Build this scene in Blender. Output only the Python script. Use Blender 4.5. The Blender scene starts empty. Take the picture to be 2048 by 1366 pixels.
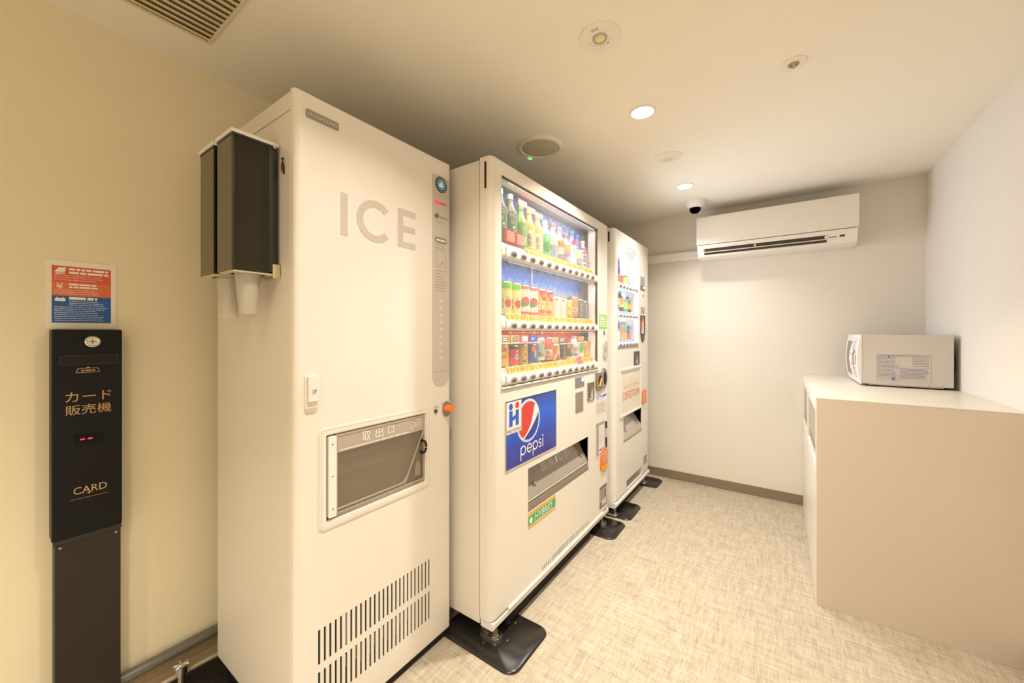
import bpy, math, random
from mathutils import Vector
random.seed(4)
S = bpy.context.scene
COL = S.collection
# ------------------------------------------------------------------ camera, world, lights, exposure
cam = bpy.data.cameras.new('camera'); co = bpy.data.objects.new('camera', cam); COL.objects.link(co)
cam.sensor_width = 36.0; cam.lens = 36.0 * 766 / 2048
cam.shift_y = -(683 - 666) / 2048.0
cam.clip_start = 0.02
co.location = (0, 0, 1.176); co.rotation_euler = (math.pi / 2, 0, math.radians(35))
S.camera = co
W = bpy.data.worlds.new('world'); S.world = W; W.use_nodes = True
W.node_tree.nodes['Background'].inputs[0].default_value = (1, .85, .65, 1)
W.node_tree.nodes['Background'].inputs[1].default_value = 0.0
S.view_settings.view_transform = 'Standard'; S.view_settings.look = 'None'
S.view_settings.gamma = 1.0; S.view_settings.use_curve_mapping = False
S.view_settings.exposure = 0.1
CEIL = 2.116
LAMPS = [(-.49, -.35, 4.5, (1, .93, .77)), (-.48, .66, 6.0, (1, .94, .83)), (-.48, 1.653, 14.5, (1, .94, .83)), (-.499, 2.64, 6.2, (1, .96, .90)), (-.49, -1.35, 17, (1, .94, .82)), (.25, -.85, 17, (1, .94, .83))]  # last two are unseen lamps added to raise the bounce light
for i, (x, y, p, c) in enumerate(LAMPS):
    l = bpy.data.lights.new('downlight_beam', 'AREA'); l.shape = 'DISK'; l.size = .085; l.energy = p
    l.color = c; l.spread = math.radians(117)
    o = bpy.data.objects.new('downlight_beam', l); o.location = (x, y, CEIL - .008); COL.objects.link(o)

# ------------------------------------------------------------------ materials
def lin(c):
    return tuple(((v / 255) / 12.92 if v <= 10 else ((v / 255 + .055) / 1.055) ** 2.4) for v in c) + (1,)
_M = {}
def mat(name, rgb, rough=.5, metal=0, spec=.5, bump=0, bscale=200, emit=0, coat=0):
    if name in _M: return _M[name]
    m = bpy.data.materials.new(name); m.use_nodes = True; nt = m.node_tree; b = nt.nodes['Principled BSDF']
    c = lin(rgb); b.inputs['Roughness'].default_value = rough; b.inputs['Metallic'].default_value = metal
    b.inputs['Specular IOR Level'].default_value = spec
    b.inputs['Coat Weight'].default_value = coat
    tc = nt.nodes.new('ShaderNodeTexCoord'); n = nt.nodes.new('ShaderNodeTexNoise'); n.inputs['Scale'].default_value = 6
    nt.links.new(tc.outputs['Object'], n.inputs['Vector'])
    mx = nt.nodes.new('ShaderNodeMix'); mx.data_type = 'RGBA'
    mx.inputs[6].default_value = tuple(v * .975 for v in c[:3]) + (1,); mx.inputs[7].default_value = c
    nt.links.new(n.outputs['Fac'], mx.inputs[0]); nt.links.new(mx.outputs[2], b.inputs['Base Color'])
    if bump:
        n2 = nt.nodes.new('ShaderNodeTexNoise'); n2.inputs['Scale'].default_value = bscale; n2.inputs['Detail'].default_value = 3
        nt.links.new(tc.outputs['Object'], n2.inputs['Vector'])
        bp = nt.nodes.new('ShaderNodeBump'); bp.inputs['Strength'].default_value = bump; bp.inputs['Distance'].default_value = .001
        nt.links.new(n2.outputs['Fac'], bp.inputs['Height']); nt.links.new(bp.outputs['Normal'], b.inputs['Normal'])
    if emit:
        b.inputs['Emission Color'].default_value = c; b.inputs['Emission Strength'].default_value = emit
    _M[name] = m; return m
def glass(name, tint=(1, 1, 1), ior=1.5, rough=.0, haze=0.0, hazecol=(255, 255, 255)):
    if name in _M: return _M[name]
    m = bpy.data.materials.new(name); m.use_nodes = True; nt = m.node_tree; nt.nodes.clear()
    out = nt.nodes.new('ShaderNodeOutputMaterial'); t = nt.nodes.new('ShaderNodeBsdfTransparent'); t.inputs[0].default_value = tint + (1,)
    g = nt.nodes.new('ShaderNodeBsdfGlossy'); g.inputs['Roughness'].default_value = rough
    fr = nt.nodes.new('ShaderNodeFresnel'); fr.inputs[0].default_value = ior
    ge = nt.nodes.new('ShaderNodeNewGeometry'); sb = nt.nodes.new('ShaderNodeMath'); sb.operation = 'SUBTRACT'; sb.inputs[0].default_value = 1; nt.links.new(ge.outputs['Backfacing'], sb.inputs[1])
    mu = nt.nodes.new('ShaderNodeMath'); mu.operation = 'MULTIPLY'; nt.links.new(fr.outputs[0], mu.inputs[0]); nt.links.new(sb.outputs[0], mu.inputs[1])
    mx = nt.nodes.new('ShaderNodeMixShader'); nt.links.new(mu.outputs[0], mx.inputs[0])
    src = t.outputs[0]
    if haze:
        d = nt.nodes.new('ShaderNodeBsdfDiffuse'); d.inputs[0].default_value = lin(hazecol)
        m2 = nt.nodes.new('ShaderNodeMixShader'); m2.inputs[0].default_value = haze
        nt.links.new(t.outputs[0], m2.inputs[1]); nt.links.new(d.outputs[0], m2.inputs[2]); src = m2.outputs[0]
    nt.links.new(src, mx.inputs[1]); nt.links.new(g.outputs[0], mx.inputs[2]); nt.links.new(mx.outputs[0], out.inputs[0])
    _M[name] = m; return m
def wallpaper(name, rgb, b=.25):
    m = mat(name, rgb, .85, spec=.2, bump=b, bscale=350); return m
def floor_mat():
    m = bpy.data.materials.new('woven_vinyl'); m.use_nodes = True; nt = m.node_tree; b = nt.nodes['Principled BSDF']
    b.inputs['Roughness'].default_value = .6; b.inputs['Specular IOR Level'].default_value = .3
    tc = nt.nodes.new('ShaderNodeTexCoord')
    def nz(scale, sc, detail=2):
        mp = nt.nodes.new('ShaderNodeMapping'); mp.inputs['Scale'].default_value = scale
        n = nt.nodes.new('ShaderNodeTexNoise'); n.inputs['Scale'].default_value = sc; n.inputs['Detail'].default_value = detail
        nt.links.new(tc.outputs['Object'], mp.inputs[0]); nt.links.new(mp.outputs[0], n.inputs['Vector']); return n.outputs['Fac']
    def ma(op, a, c):
        n = nt.nodes.new('ShaderNodeMath'); n.operation = op
        for i, v in enumerate((a, c)):
            if isinstance(v, (int, float)): n.inputs[i].default_value = v
            else: nt.links.new(v, n.inputs[i])
        return n.outputs[0]
    a = nz((1, .05, 1), 320); c = nz((.05, 1, 1), 320); d = nz((1, .10, 1), 60); e = nz((.10, 1, 1), 60)
    f = nz((1, 1, 1), 260, 1)
    s = ma('ADD', ma('ADD', a, c), ma('MULTIPLY', ma('ADD', d, e), .6)); s = ma('ADD', s, ma('MULTIPLY', f, .7)); s = ma('MULTIPLY', s, 1 / 3.9)
    r = nt.nodes.new('ShaderNodeValToRGB'); nt.links.new(s, r.inputs[0])
    r.color_ramp.elements[0].position = .38; r.color_ramp.elements[0].color = lin((150, 134, 112))
    r.color_ramp.elements[1].position = .62; r.color_ramp.elements[1].color = lin((208, 196, 175))
    nt.links.new(r.outputs[0], b.inputs['Base Color'])
    bp = nt.nodes.new('ShaderNodeBump'); bp.inputs['Strength'].default_value = .35; bp.inputs['Distance'].default_value = .001
    nt.links.new(s, bp.inputs['Height']); nt.links.new(bp.outputs[0], b.inputs['Normal'])
    return m
def gradient_print(name, stops, noise=.25, nscale=25, z0=0, z1=1, emit=0):
    """printed backdrop: vertical colour ramp broken up with noise"""
    m = bpy.data.materials.new(name); m.use_nodes = True; nt = m.node_tree; b = nt.nodes['Principled BSDF']
    b.inputs['Roughness'].default_value = .5
    tc = nt.nodes.new('ShaderNodeTexCoord'); sp = nt.nodes.new('ShaderNodeSeparateXYZ'); nt.links.new(tc.outputs['Object'], sp.inputs[0])
    mr = nt.nodes.new('ShaderNodeMapRange'); mr.inputs[1].default_value = z0; mr.inputs[2].default_value = z1
    nt.links.new(sp.outputs[2], mr.inputs[0])
    n = nt.nodes.new('ShaderNodeTexNoise'); n.inputs['Scale'].default_value = nscale; n.inputs['Detail'].default_value = 6
    nt.links.new(tc.outputs['Object'], n.inputs['Vector'])
    a = nt.nodes.new('ShaderNodeMath'); a.operation = 'MULTIPLY_ADD'; a.inputs[1].default_value = noise; a.inputs[2].default_value = -noise / 2
    nt.links.new(n.outputs['Fac'], a.inputs[0])
    ad = nt.nodes.new('ShaderNodeMath'); nt.links.new(a.outputs[0], ad.inputs[0]); nt.links.new(mr.outputs[0], ad.inputs[1])
    r = nt.nodes.new('ShaderNodeValToRGB'); nt.links.new(ad.outputs[0], r.inputs[0])
    el = r.color_ramp.elements
    el[0].position, el[0].color = stops[0][0], lin(stops[0][1]); el[1].position, el[1].color = stops[-1][0], lin(stops[-1][1])
    for p, c in stops[1:-1]:
        e = el.new(p); e.color = lin(c)
    nt.links.new(r.outputs[0], b.inputs['Base Color'])
    if emit:
        nt.links.new(r.outputs[0], b.inputs['Emission Color']); b.inputs['Emission Strength'].default_value = emit
    return m

WALL = wallpaper('wallpaper_cream', (236, 229, 216))
WALL2 = wallpaper('wallpaper_white', (240, 234, 224))
WALLL = wallpaper('wallpaper_left', (240, 228, 196))
CEILM = wallpaper('ceiling_paint', (246, 240, 226), .1)
PAINT = mat('cream_powder_coat', (232, 224, 212), .38, bump=.06, bscale=500)
PAINT2 = mat('cream_door_paint', (236, 229, 218), .34)
PAINT3 = mat('white_door_paint', (236, 231, 224), .34)
SEAM = mat('seam_shadow_gap', (120, 104, 84), .7)
BLACK = mat('black_plastic', (22, 21, 20), .35)
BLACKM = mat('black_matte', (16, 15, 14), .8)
PADM = mat('black_coated_plate', (38, 34, 31), .22, bump=.12, bscale=60)
DKGREY = mat('dark_grey_plastic', (72, 68, 64), .4)
MGREY = mat('mid_grey_plastic', (140, 134, 126), .45)
LGREY = mat('light_grey_plastic', (190, 184, 174), .45)
CHROME = mat('chrome', (215, 212, 205), .18, metal=1)
STEEL = mat('brushed_steel', (170, 166, 158), .35, metal=1)
WHITE = mat('white_plastic', (240, 236, 230), .35)
WPRINT = mat('white_print', (245, 243, 238), .5)
ORANGE = mat('orange_plastic', (240, 110, 30), .3, emit=.25)
AMBER = mat('amber_insert', (250, 165, 40), .3)
INKR = mat('red_print', (222, 60, 48), .5)
INKB = mat('blue_print', (40, 90, 200), .5)
INKN = mat('navy_print', (40, 40, 90), .5)
INKK = mat('black_print', (28, 26, 24), .5)
INKG = mat('grey_print', (165, 155, 145), .5)
BRONZE = mat('bronze_print', (196, 158, 108), .5)
MELA = mat('white_melamine', (232, 223, 209), .35)

# ------------------------------------------------------------------ mesh builder
_T = {}
def text_geo(s):
    if s in _T: return _T[s]
    c = bpy.data.curves.new('t', 'FONT'); c.body = s; c.resolution_u = 3
    o = bpy.data.objects.new('t', c); COL.objects.link(o); bpy.context.view_layer.update()
    me = bpy.data.meshes.new_from_object(o.evaluated_get(bpy.context.evaluated_depsgraph_get()))
    vs = [(v.co.x, v.co.y) for v in me.vertices]; fs = [tuple(p.vertices) for p in me.polygons]
    bpy.data.objects.remove(o); bpy.data.curves.remove(c); bpy.data.meshes.remove(me)
    x0 = min(v[0] for v in vs); x1 = max(v[0] for v in vs); y0 = min(v[1] for v in vs); y1 = max(v[1] for v in vs)
    vs = [((x - x0) / (x1 - x0) - .5, (y - y0) / max(y1 - y0, 1e-6) - .5) for x, y in vs]
    _T[s] = (vs, fs); return _T[s]
ROT = 0.0   # how far the display drinks are turned towards the door of the room
class MB:
    def __init__(s, m=None):
        s.v = []; s.f = []; s.mi = []; s.mats = []; s.c = 0
        if m: s.m(m)
    def m(s, mt):
        if mt not in s.mats: s.mats.append(mt)
        s.c = s.mats.index(mt); return s
    def add(s, vs, fs):
        b = len(s.v); s.v += [tuple(v) for v in vs]
        for f in fs: s.f.append([b + i for i in f]); s.mi.append(s.c)
        return s
    def box(s, x0, x1, y0, y1, z0, z1):
        vs = [(x, y, z) for x in (x0, x1) for y in (y0, y1) for z in (z0, z1)]
        return s.add(vs, [(0, 1, 3, 2), (4, 6, 7, 5), (0, 4, 5, 1), (2, 3, 7, 6), (0, 2, 6, 4), (1, 5, 7, 3)])
    def hexa(s, lo, hi):
        """two quads (4 corners each, same order) joined to a solid"""
        return s.add(list(lo) + list(hi), [(3, 2, 1, 0), (4, 5, 6, 7), (0, 1, 5, 4), (1, 2, 6, 5), (2, 3, 7, 6), (3, 0, 4, 7)])
    def prism(s, pts, fn0, fn1, cap=True):
        n = len(pts); vs = [fn0(*p) for p in pts] + [fn1(*p) for p in pts]
        fs = [(i, (i + 1) % n, n + (i + 1) % n, n + i) for i in range(n)]
        if cap: fs += [tuple(range(n - 1, -1, -1)), tuple(range(n, 2 * n))]
        return s.add(vs, fs)
    def px(s, pts, x0, x1): return s.prism(pts, lambda a, b: (x0, a, b), lambda a, b: (x1, a, b))
    def py(s, pts, y0, y1): return s.prism(pts, lambda a, b: (a, y0, b), lambda a, b: (a, y1, b))
    def pz(s, pts, z0, z1): return s.prism(pts, lambda a, b: (a, b, z0), lambda a, b: (a, b, z1))
    def lathe(s, c, prof, seg=24, axis='z', mats=None, sc=(1, 1)):
        """prof: (r, h) list; mats: material per section"""
        rings = []
        for r, h in prof:
            ring = []
            for i in range(seg):
                a = 2 * math.pi * i / seg; u = r * math.cos(a) * sc[0]; w = r * math.sin(a) * sc[1]
                p = (u, w, h) if axis == 'z' else ((h, u, w) if axis == 'x' else (w, h, u))
                ring.append((c[0] + p[0], c[1] + p[1], c[2] + p[2]))
            rings.append(ring)
        b = len(s.v)
        for r in rings: s.v += r
        for k in range(len(prof) - 1):
            if mats: s.m(mats[k])
            for i in range(seg):
                j = (i + 1) % seg
                s.f.append([b + k * seg + i, b + k * seg + j, b + (k + 1) * seg + j, b + (k + 1) * seg + i]); s.mi.append(s.c)
        if prof[0][0] > 1e-6:
            if mats: s.m(mats[0])
            s.f.append([b + i for i in range(seg - 1, -1, -1)]); s.mi.append(s.c)
        if prof[-1][0] > 1e-6:
            if mats: s.m(mats[-1])
            s.f.append([b + (len(prof) - 1) * seg + i for i in range(seg)]); s.mi.append(s.c)
        return s
    def tube(s, path, r, seg=10):
        path = [Vector(p) for p in path]; rings = []
        for i, p in enumerate(path):
            t = (path[min(i + 1, len(path) - 1)] - path[max(i - 1, 0)]).normalized()
            u = t.cross(Vector((0, 0, 1)))
            if u.length < .1: u = t.cross(Vector((0, 1, 0)))
            u.normalize(); w = t.cross(u)
            rr = r[i] if isinstance(r, (list, tuple)) else r
            rings.append([p + (u * math.cos(2 * math.pi * k / seg) + w * math.sin(2 * math.pi * k / seg)) * rr for k in range(seg)])
        vs = [v for q in rings for v in q]; fs = []
        for k in range(len(path) - 1):
            for i in range(seg):
                j = (i + 1) % seg; fs.append((k * seg + i, k * seg + j, (k + 1) * seg + j, (k + 1) * seg + i))
        fs += [tuple(range(seg)), tuple((len(path) - 1) * seg + i for i in range(seg))]
        return s.add(vs, fs)
    def text(s, t, o, w, h, mt, X=(0, 1, 0), Y=(0, 0, 1), shear=0):
        s.m(mt); vs, fs = text_geo(t); X = Vector(X); Y = Vector(Y); o = Vector(o)
        return s.add([o + X * (x * w + y * shear * h) + Y * (y * h) for x, y in vs], fs)
    def wtext(s, t, c, R, z, w, h, mt, a0=0.0, vert=False):
        """text wrapped round a cylinder of radius R about the axis c, facing +x"""
        s.m(mt)
        if vert:
            n = len(t)
            for k, ch in enumerate(t): s.wtext(ch, c, R, z + h / 2 - (k + .5) * h / n, w, h / n * .88, mt, a0)
            return s
        vs, fs = text_geo(t); a0 += ROT
        return s.add([(c[0] + R * math.cos(a0 + x * w / R), c[1] + R * math.sin(a0 + x * w / R), z + y * h) for x, y in vs], fs)
    def decal(s, c, R, z, rad, mt, a0=0.0, n=14, rings=3):
        """rad(t)->(du,dz) outline wrapped on a cylinder"""
        s.m(mt); vs = []; a0 += ROT
        def P(du, dz): return (c[0] + R * math.cos(a0 + du / R), c[1] + R * math.sin(a0 + du / R), z + dz)
        vs.append(P(0, 0)); fs = []
        for k in range(1, rings + 1):
            for i in range(n):
                du, dz = rad(2 * math.pi * i / n); vs.append(P(du * k / rings, dz * k / rings))
        for i in range(n):
            j = (i + 1) % n; fs.append((0, 1 + i, 1 + j))
            for k in range(rings - 1): fs.append((1 + k * n + i, 1 + (k + 1) * n + i, 1 + (k + 1) * n + j, 1 + k * n + j))
        return s.add(vs, fs)
    def wrect(s, c, R, z0, z1, a, b, mt):
        s.m(mt); n = 6; vs = []
        for i in range(n + 1):
            t = (a + (b - a) * i / n) / R + ROT
            for z in (z0, z1): vs.append((c[0] + R * math.cos(t), c[1] + R * math.sin(t), z))
        return s.add(vs, [(2 * i, 2 * i + 2, 2 * i + 3, 2 * i + 1) for i in range(n)])
    def panel(s, y0, y1, z0, z1, xf, th, holes=(), er=0.0, er_z=0.0, axis='x', sgn=1):
        """upright slab facing +x with rectangular holes and rounded edges"""
        ys = {y0, y1}; zs = {z0, z1}
        for a, b, c, d in holes: ys |= {a, b}; zs |= {c, d}
        st = (.0, .03, .12, .28, .5, .75, 1)
        if er:
            for t in st: ys |= {y0 + er * t, y1 - er * t}
        if er_z:
            for t in st: zs |= {z1 - er_z * t, z0 + er_z * t}
        ys = sorted(ys); zs = sorted(zs)
        yy = [ys[0]]
        for y in ys[1:]:
            if y - yy[-1] > 1e-5: yy.append(y)
        zz = [zs[0]]
        for z in zs[1:]:
            if z - zz[-1] > 1e-5: zz.append(z)
        def fr(d, r): return 0 if d >= r else r - math.sqrt(max(0, r * r - (r - d) ** 2))
        def dx(y, z):
            a = fr(min(y - y0, y1 - y), er) if er else 0
            b = fr(min(z - z0, z1 - z), er_z) if er_z else 0
            return min(max(a, b), th * .98)
        ny, nz = len(yy), len(zz); vs = []
        for y in yy:
            for z in zz: vs.append((xf - dx(y, z), y, z))
        for y in yy:
            for z in zz: vs.append((xf - th, y, z))
        N = ny * nz
        def solid(i, j):
            if i < 0 or j < 0 or i >= ny - 1 or j >= nz - 1: return False
            cy = (yy[i] + yy[i + 1]) / 2; cz = (zz[j] + zz[j + 1]) / 2
            return not any(a < cy < b and c < cz < d for a, b, c, d in holes)
        fs = []
        for i in range(ny - 1):
            for j in range(nz - 1):
                if not solid(i, j): continue
                a, b, c, d = i * nz + j, (i + 1) * nz + j, (i + 1) * nz + j + 1, i * nz + j + 1
                fs.append((a, b, c, d)); fs.append((N + a, N + d, N + c, N + b))
                if not solid(i - 1, j): fs.append((a, d, N + d, N + a))
                if not solid(i + 1, j): fs.append((b, N + b, N + c, c))
                if not solid(i, j - 1): fs.append((a, N + a, N + b, b))
                if not solid(i, j + 1): fs.append((d, c, N + c, N + d))
        return s.add(vs, fs)
    def lines(s, x, y0, y1, z0, z1, n, mt, th=.35, rag=.3):
        """rows of illegible small print facing +x, as thin broken strips"""
        s.m(mt); h = (z1 - z0) / n
        for k in range(n):
            zc = z1 - (k + .5) * h; y = y0; e = y1 - random.random() * rag * (y1 - y0)
            while y < e:
                w = min(random.uniform(.6, 3.2) * h, e - y)
                s.add([(x, y, zc - h * th / 2), (x, y + w, zc - h * th / 2), (x, y + w, zc + h * th / 2), (x, y, zc + h * th / 2)], [(0, 1, 2, 3)])
                y += w + h * .25
        return s
    def lines_y(s, yy, x0, x1, z0, z1, n, mt, th=.35, rag=.3):
        s.m(mt); h = (z1 - z0) / n
        for k in range(n):
            zc = z1 - (k + .5) * h; x = x0; e = x1 - random.random() * rag * (x1 - x0)
            while x < e:
                w = min(random.uniform(.6, 3.2) * h, e - x)
                s.add([(x, yy, zc - h * th / 2), (x + w, yy, zc - h * th / 2), (x + w, yy, zc + h * th / 2), (x, yy, zc + h * th / 2)], [(0, 1, 2, 3)])
                x += w + h * .25
        return s
    def build(s, name, parent=None, bevel=0, seg=2, smooth=True, label=None, kind=None, loc=None, ang=35):
        me = bpy.data.meshes.new(name)
        off = Vector((0, 0, 0))
        if parent is not None:
            p = parent
            while p: off += p.location; p = p.parent
        L = Vector(loc) if loc is not None else Vector((0, 0, 0))
        off = off + L if parent is not None else L
        me.from_pydata([tuple(Vector(v) - off) for v in s.v], [], s.f)
        for mt in s.mats: me.materials.append(mt)
        me.polygons.foreach_set('material_index', s.mi)
        if smooth:
            me.polygons.foreach_set('use_smooth', [True] * len(s.f))
        me.update()
        if smooth: me.set_sharp_from_angle(angle=math.radians(ang))
        o = bpy.data.objects.new(name, me); o.location = L; COL.objects.link(o)
        if parent is not None: o.parent = parent
        if bevel:
            b = o.modifiers.new('bevel', 'BEVEL'); b.width = bevel; b.segments = seg; b.limit_method = 'ANGLE'; b.angle_limit = math.radians(40); b.harden_normals = True
        if label: o['label'] = label
        if kind: o['kind'] = kind
        return o
def rrect(a0, a1, b0, b1, r, n=6, corners=(1, 1, 1, 1)):
    """rounded rectangle outline, counter-clockwise from bottom left"""
    out = []
    for (ca, cb, s0), k in zip(((a0 + r, b0 + r, 180), (a1 - r, b0 + r, 270), (a1 - r, b1 - r, 0), (a0 + r, b1 - r, 90)), range(4)):
        if corners[k]:
            for i in range(n + 1):
                t = math.radians(s0 + 90 * i / n); out.append((ca + r * math.cos(t), cb + r * math.sin(t)))
        else:
            out.append(((a0, b0), (a1, b0), (a1, b1), (a0, b1))[k])
    return out
def circ(a, b, r, n=24, rb=None):
    rb = rb or r
    return [(a + r * math.cos(2 * math.pi * i / n), b + rb * math.sin(2 * math.pi * i / n)) for i in range(n)]
def thing(name, label, cat, loc=(0, 0, 0), group=None):
    o = bpy.data.objects.new(name, None); o.empty_display_size = .05; COL.objects.link(o); o.location = loc
    o['label'] = label; o['category'] = cat
    if group: o['group'] = group
    return o
def tag(o, label, cat, group=None):
    o['label'] = label; o['category'] = cat
    if group: o['group'] = group
    return o
def frame_ring(mb, y0, y1, z0, z1, w, x0, x1, r=.0):
    """raised rectangular border facing +x"""
    mb.box(x0, x1, y0, y1, z0, z0 + w); mb.box(x0, x1, y0, y1, z1 - w, z1)
    mb.box(x0, x1, y0, y0 + w, z0 + w, z1 - w); mb.box(x0, x1, y1 - w, y1, z0 + w, z1 - w)
    return mb

# ------------------------------------------------------------------ the room
LX, RX, BY, FY = -1.70, .71, 3.28, -2.2
MB(floor_mat()).box(LX - .1, RX + .1, FY - .1, BY + .1, -.08, 0).build('floor', kind='structure', smooth=False)
MB(CEILM).box(LX - .1, RX + .1, FY - .1, BY + .1, CEIL, CEIL + .08).build('ceiling', kind='structure', smooth=False)
MB(WALLL).box(LX - .1, LX, FY, BY, 0, CEIL).build('wall_left', kind='structure', smooth=False)
MB(WALL2).box(RX, RX + .1, FY, BY, 0, CEIL).build('wall_right', kind='structure', smooth=False)
MB(WALL2).box(LX - .1, RX + .1, FY - .1, FY, 0, CEIL).build('wall_front', kind='structure', smooth=False)
MB(WALL).box(LX - .1, RX + .1, BY, BY + .1, 0, CEIL).build('wall_back', kind='structure', smooth=False)
BASE = mat('grey_brown_skirting', (140, 122, 104), .5)
MB(BASE).box(LX, .127, BY - .008, BY, 0, .068).build('baseboard_back', kind='structure', bevel=.002)
MB(mat('tan_skirting', (176, 154, 120), .5)).box(LX, LX + .008, FY, BY - .008, 0, .075).build('baseboard_left', kind='structure', bevel=.002)
MB(BASE).box(RX - .008, RX, FY, 2.11, 0, .068).build('baseboard_right', kind='structure', bevel=.002)

# ------------------------------------------------------------------ ceiling fittings
LENS = mat('downlight_lens', (255, 244, 222), .4, emit=9)
FIT = mat('white_fitting', (240, 232, 216), .4)
LABS = ['recessed round downlight above the camera side of the room', 'recessed round downlight overhead in front of the ice machine',
        'recessed round downlight between the emergency light and the alarm dome', 'recessed round downlight nearest the air conditioner', 'added unseen fill downlight in the row behind the camera', 'added unseen fill downlight near the right wall behind the camera']
for (x, y, p, c), lb in zip(LAMPS, LABS):
    t = thing('downlight', lb, 'light', (x, y, CEIL), 'downlights along the ceiling')
    MB(FIT).lathe((x, y, CEIL), [(.044, 0), (.044, -.003), (.047, -.005), (.053, -.003), (.054, 0)], 40).build('trim_ring', t)
    MB(LENS).lathe((x, y, CEIL), [(.0, -.001), (.044, -.001), (.044, 0)], 40).build('lens', t)
# emergency light
x, y = -.469, 1.156
t = thing('emergency_light', 'large white round emergency light plate with clear centre lens on ceiling', 'light', (x, y, CEIL))
MB(FIT).lathe((x, y, CEIL), [(0, -.004), (.055, -.004), (.064, -.003), (.066, 0)], 44).build('plate', t)
m = MB(LGREY).lathe((x, y, CEIL), [(0, -.006), (.019, -.006), (.021, -.009), (.023, -.006), (.023, -.004)], 28); m.build('lens_ring', t)
MB(mat('emergency_lens', (236, 226, 180), .15)).lathe((x, y, CEIL), [(0, -.013), (.008, -.0125), (.014, -.009), (.016, -.006)], 20).build('lens', t)
m = MB(MGREY)
m.lathe((x + .014, y + .033, CEIL), [(0, -.0046), (.003, -.0046), (.003, -.004)], 10)
m.build('test_button', t)
m = MB(INKG)
for k in range(7):
    a = math.radians(40 + k * 22); m.box(x + .034 * math.cos(a) - .003, x + .034 * math.cos(a) + .003, y + .034 * math.sin(a) - .001, y + .034 * math.sin(a) + .001, CEIL - .0045, CEIL - .004)
for k in range(3): m.box(x - .012, x + .012, y - .037 - k * .004, y - .0355 - k * .004, CEIL - .0045, CEIL - .004)
m.build('printed_notice', t, kind='stuff')
# sprinkler
x, y = .038, 1.657
t = thing('sprinkler_head', 'small concealed sprinkler with silvery centre in white disc near right wall', 'sprinkler', (x, y, CEIL))
MB(FIT).lathe((x, y, CEIL), [(.018, -.004), (.03, -.005), (.039, -.003), (.041, 0)], 32).build('escutcheon', t)
MB(STEEL).lathe((x, y, CEIL), [(0, -.012), (.007, -.012), (.009, -.008), (.016, -.007), (.018, -.002)], 24).build('sprinkler_cap', t)
m = MB(CHROME)
for k in range(4):
    a = k * math.pi / 2; m.tube([(x + .013 * math.cos(a), y + .013 * math.sin(a), CEIL - .003), (x + .008 * math.cos(a), y + .008 * math.sin(a), CEIL - .014)], .0015, 6)
m.build('sprinkler_arms', t)
# alarm speaker / detector dome (white with ribs)
x, y = -.489, 2.155
t = thing('alarm_sounder', 'white ribbed round alarm unit on ceiling between the two visible downlights', 'alarm', (x, y, CEIL))
MB(FIT).lathe((x, y, CEIL), [(.05, -.005), (.06, -.006), (.068, -.003), (.07, 0)], 36).build('plate', t)
MB(FIT).lathe((x, y, CEIL), [(0, -.013), (.02, -.013), (.038, -.010), (.05, -.004)], 36).build('dome', t)
m = MB(mat('pink_print', (224, 170, 148), .5))
for k in range(10):
    a = k * math.pi / 5; m.tube([(x + .010 * math.cos(a), y + .010 * math.sin(a), CEIL - .0135), (x + .026 * math.cos(a), y + .026 * math.sin(a), CEIL - .0125)], .0012, 5)
m.build('sound_slots', t)
# ceiling speaker
x, y = -.994, 1.666
t = thing('ceiling_speaker', 'round ceiling speaker with olive grey mesh above the wide drink machine', 'speaker', (x, y, CEIL))
MB(mat('speaker_rim', (240, 232, 206), .5)).lathe((x, y, CEIL), [(.092, -.006), (.100, -.012), (.112, -.008), (.115, 0)], 48).build('rim', t)
sm = mat('speaker_mesh', (206, 196, 168), .7, bump=.8, bscale=900)
MB(sm).lathe((x, y, CEIL), [(0, -.012), (.05, -.011), (.093, -.006)], 48).build('grille', t)
MB(mat('green_indicator', (110, 235, 110), .3, emit=1.2)).lathe((x - .098, y + .062, CEIL), [(0, -.014), (.010, -.013), (.014, -.006), (.015, 0)], 16).build('indicator_lamp', t)
# camera dome
x, y = -.497, 2.985
t = thing('dome_camera', 'white dome security camera with dark glass beside the air conditioner', 'camera', (x, y, CEIL))
MB(WHITE).lathe((x, y, CEIL), [(0, -.052), (.035, -.052), (.048, -.048), (.062, -.026), (.068, -.006), (.069, 0)], 40).build('housing', t)
MB(glass('smoked_dome', (.10, .10, .11), 1.5)).lathe((x, y, CEIL), [(.037, -.050), (.036, -.062), (.030, -.076), (.018, -.086), (0, -.090)], 32).build('dome', t)
m = MB(DKGREY).lathe((x, y, CEIL), [(.022, -.052), (.022, -.064), (0, -.066)], 20); m.build('inner_turret', t)
m = MB(CHROME).lathe((x + .004, y - .02, CEIL - .066), [(0, -.010), (.008, -.008), (.011, 0), (0, .006)], 18); m.build('lens', t)
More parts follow.
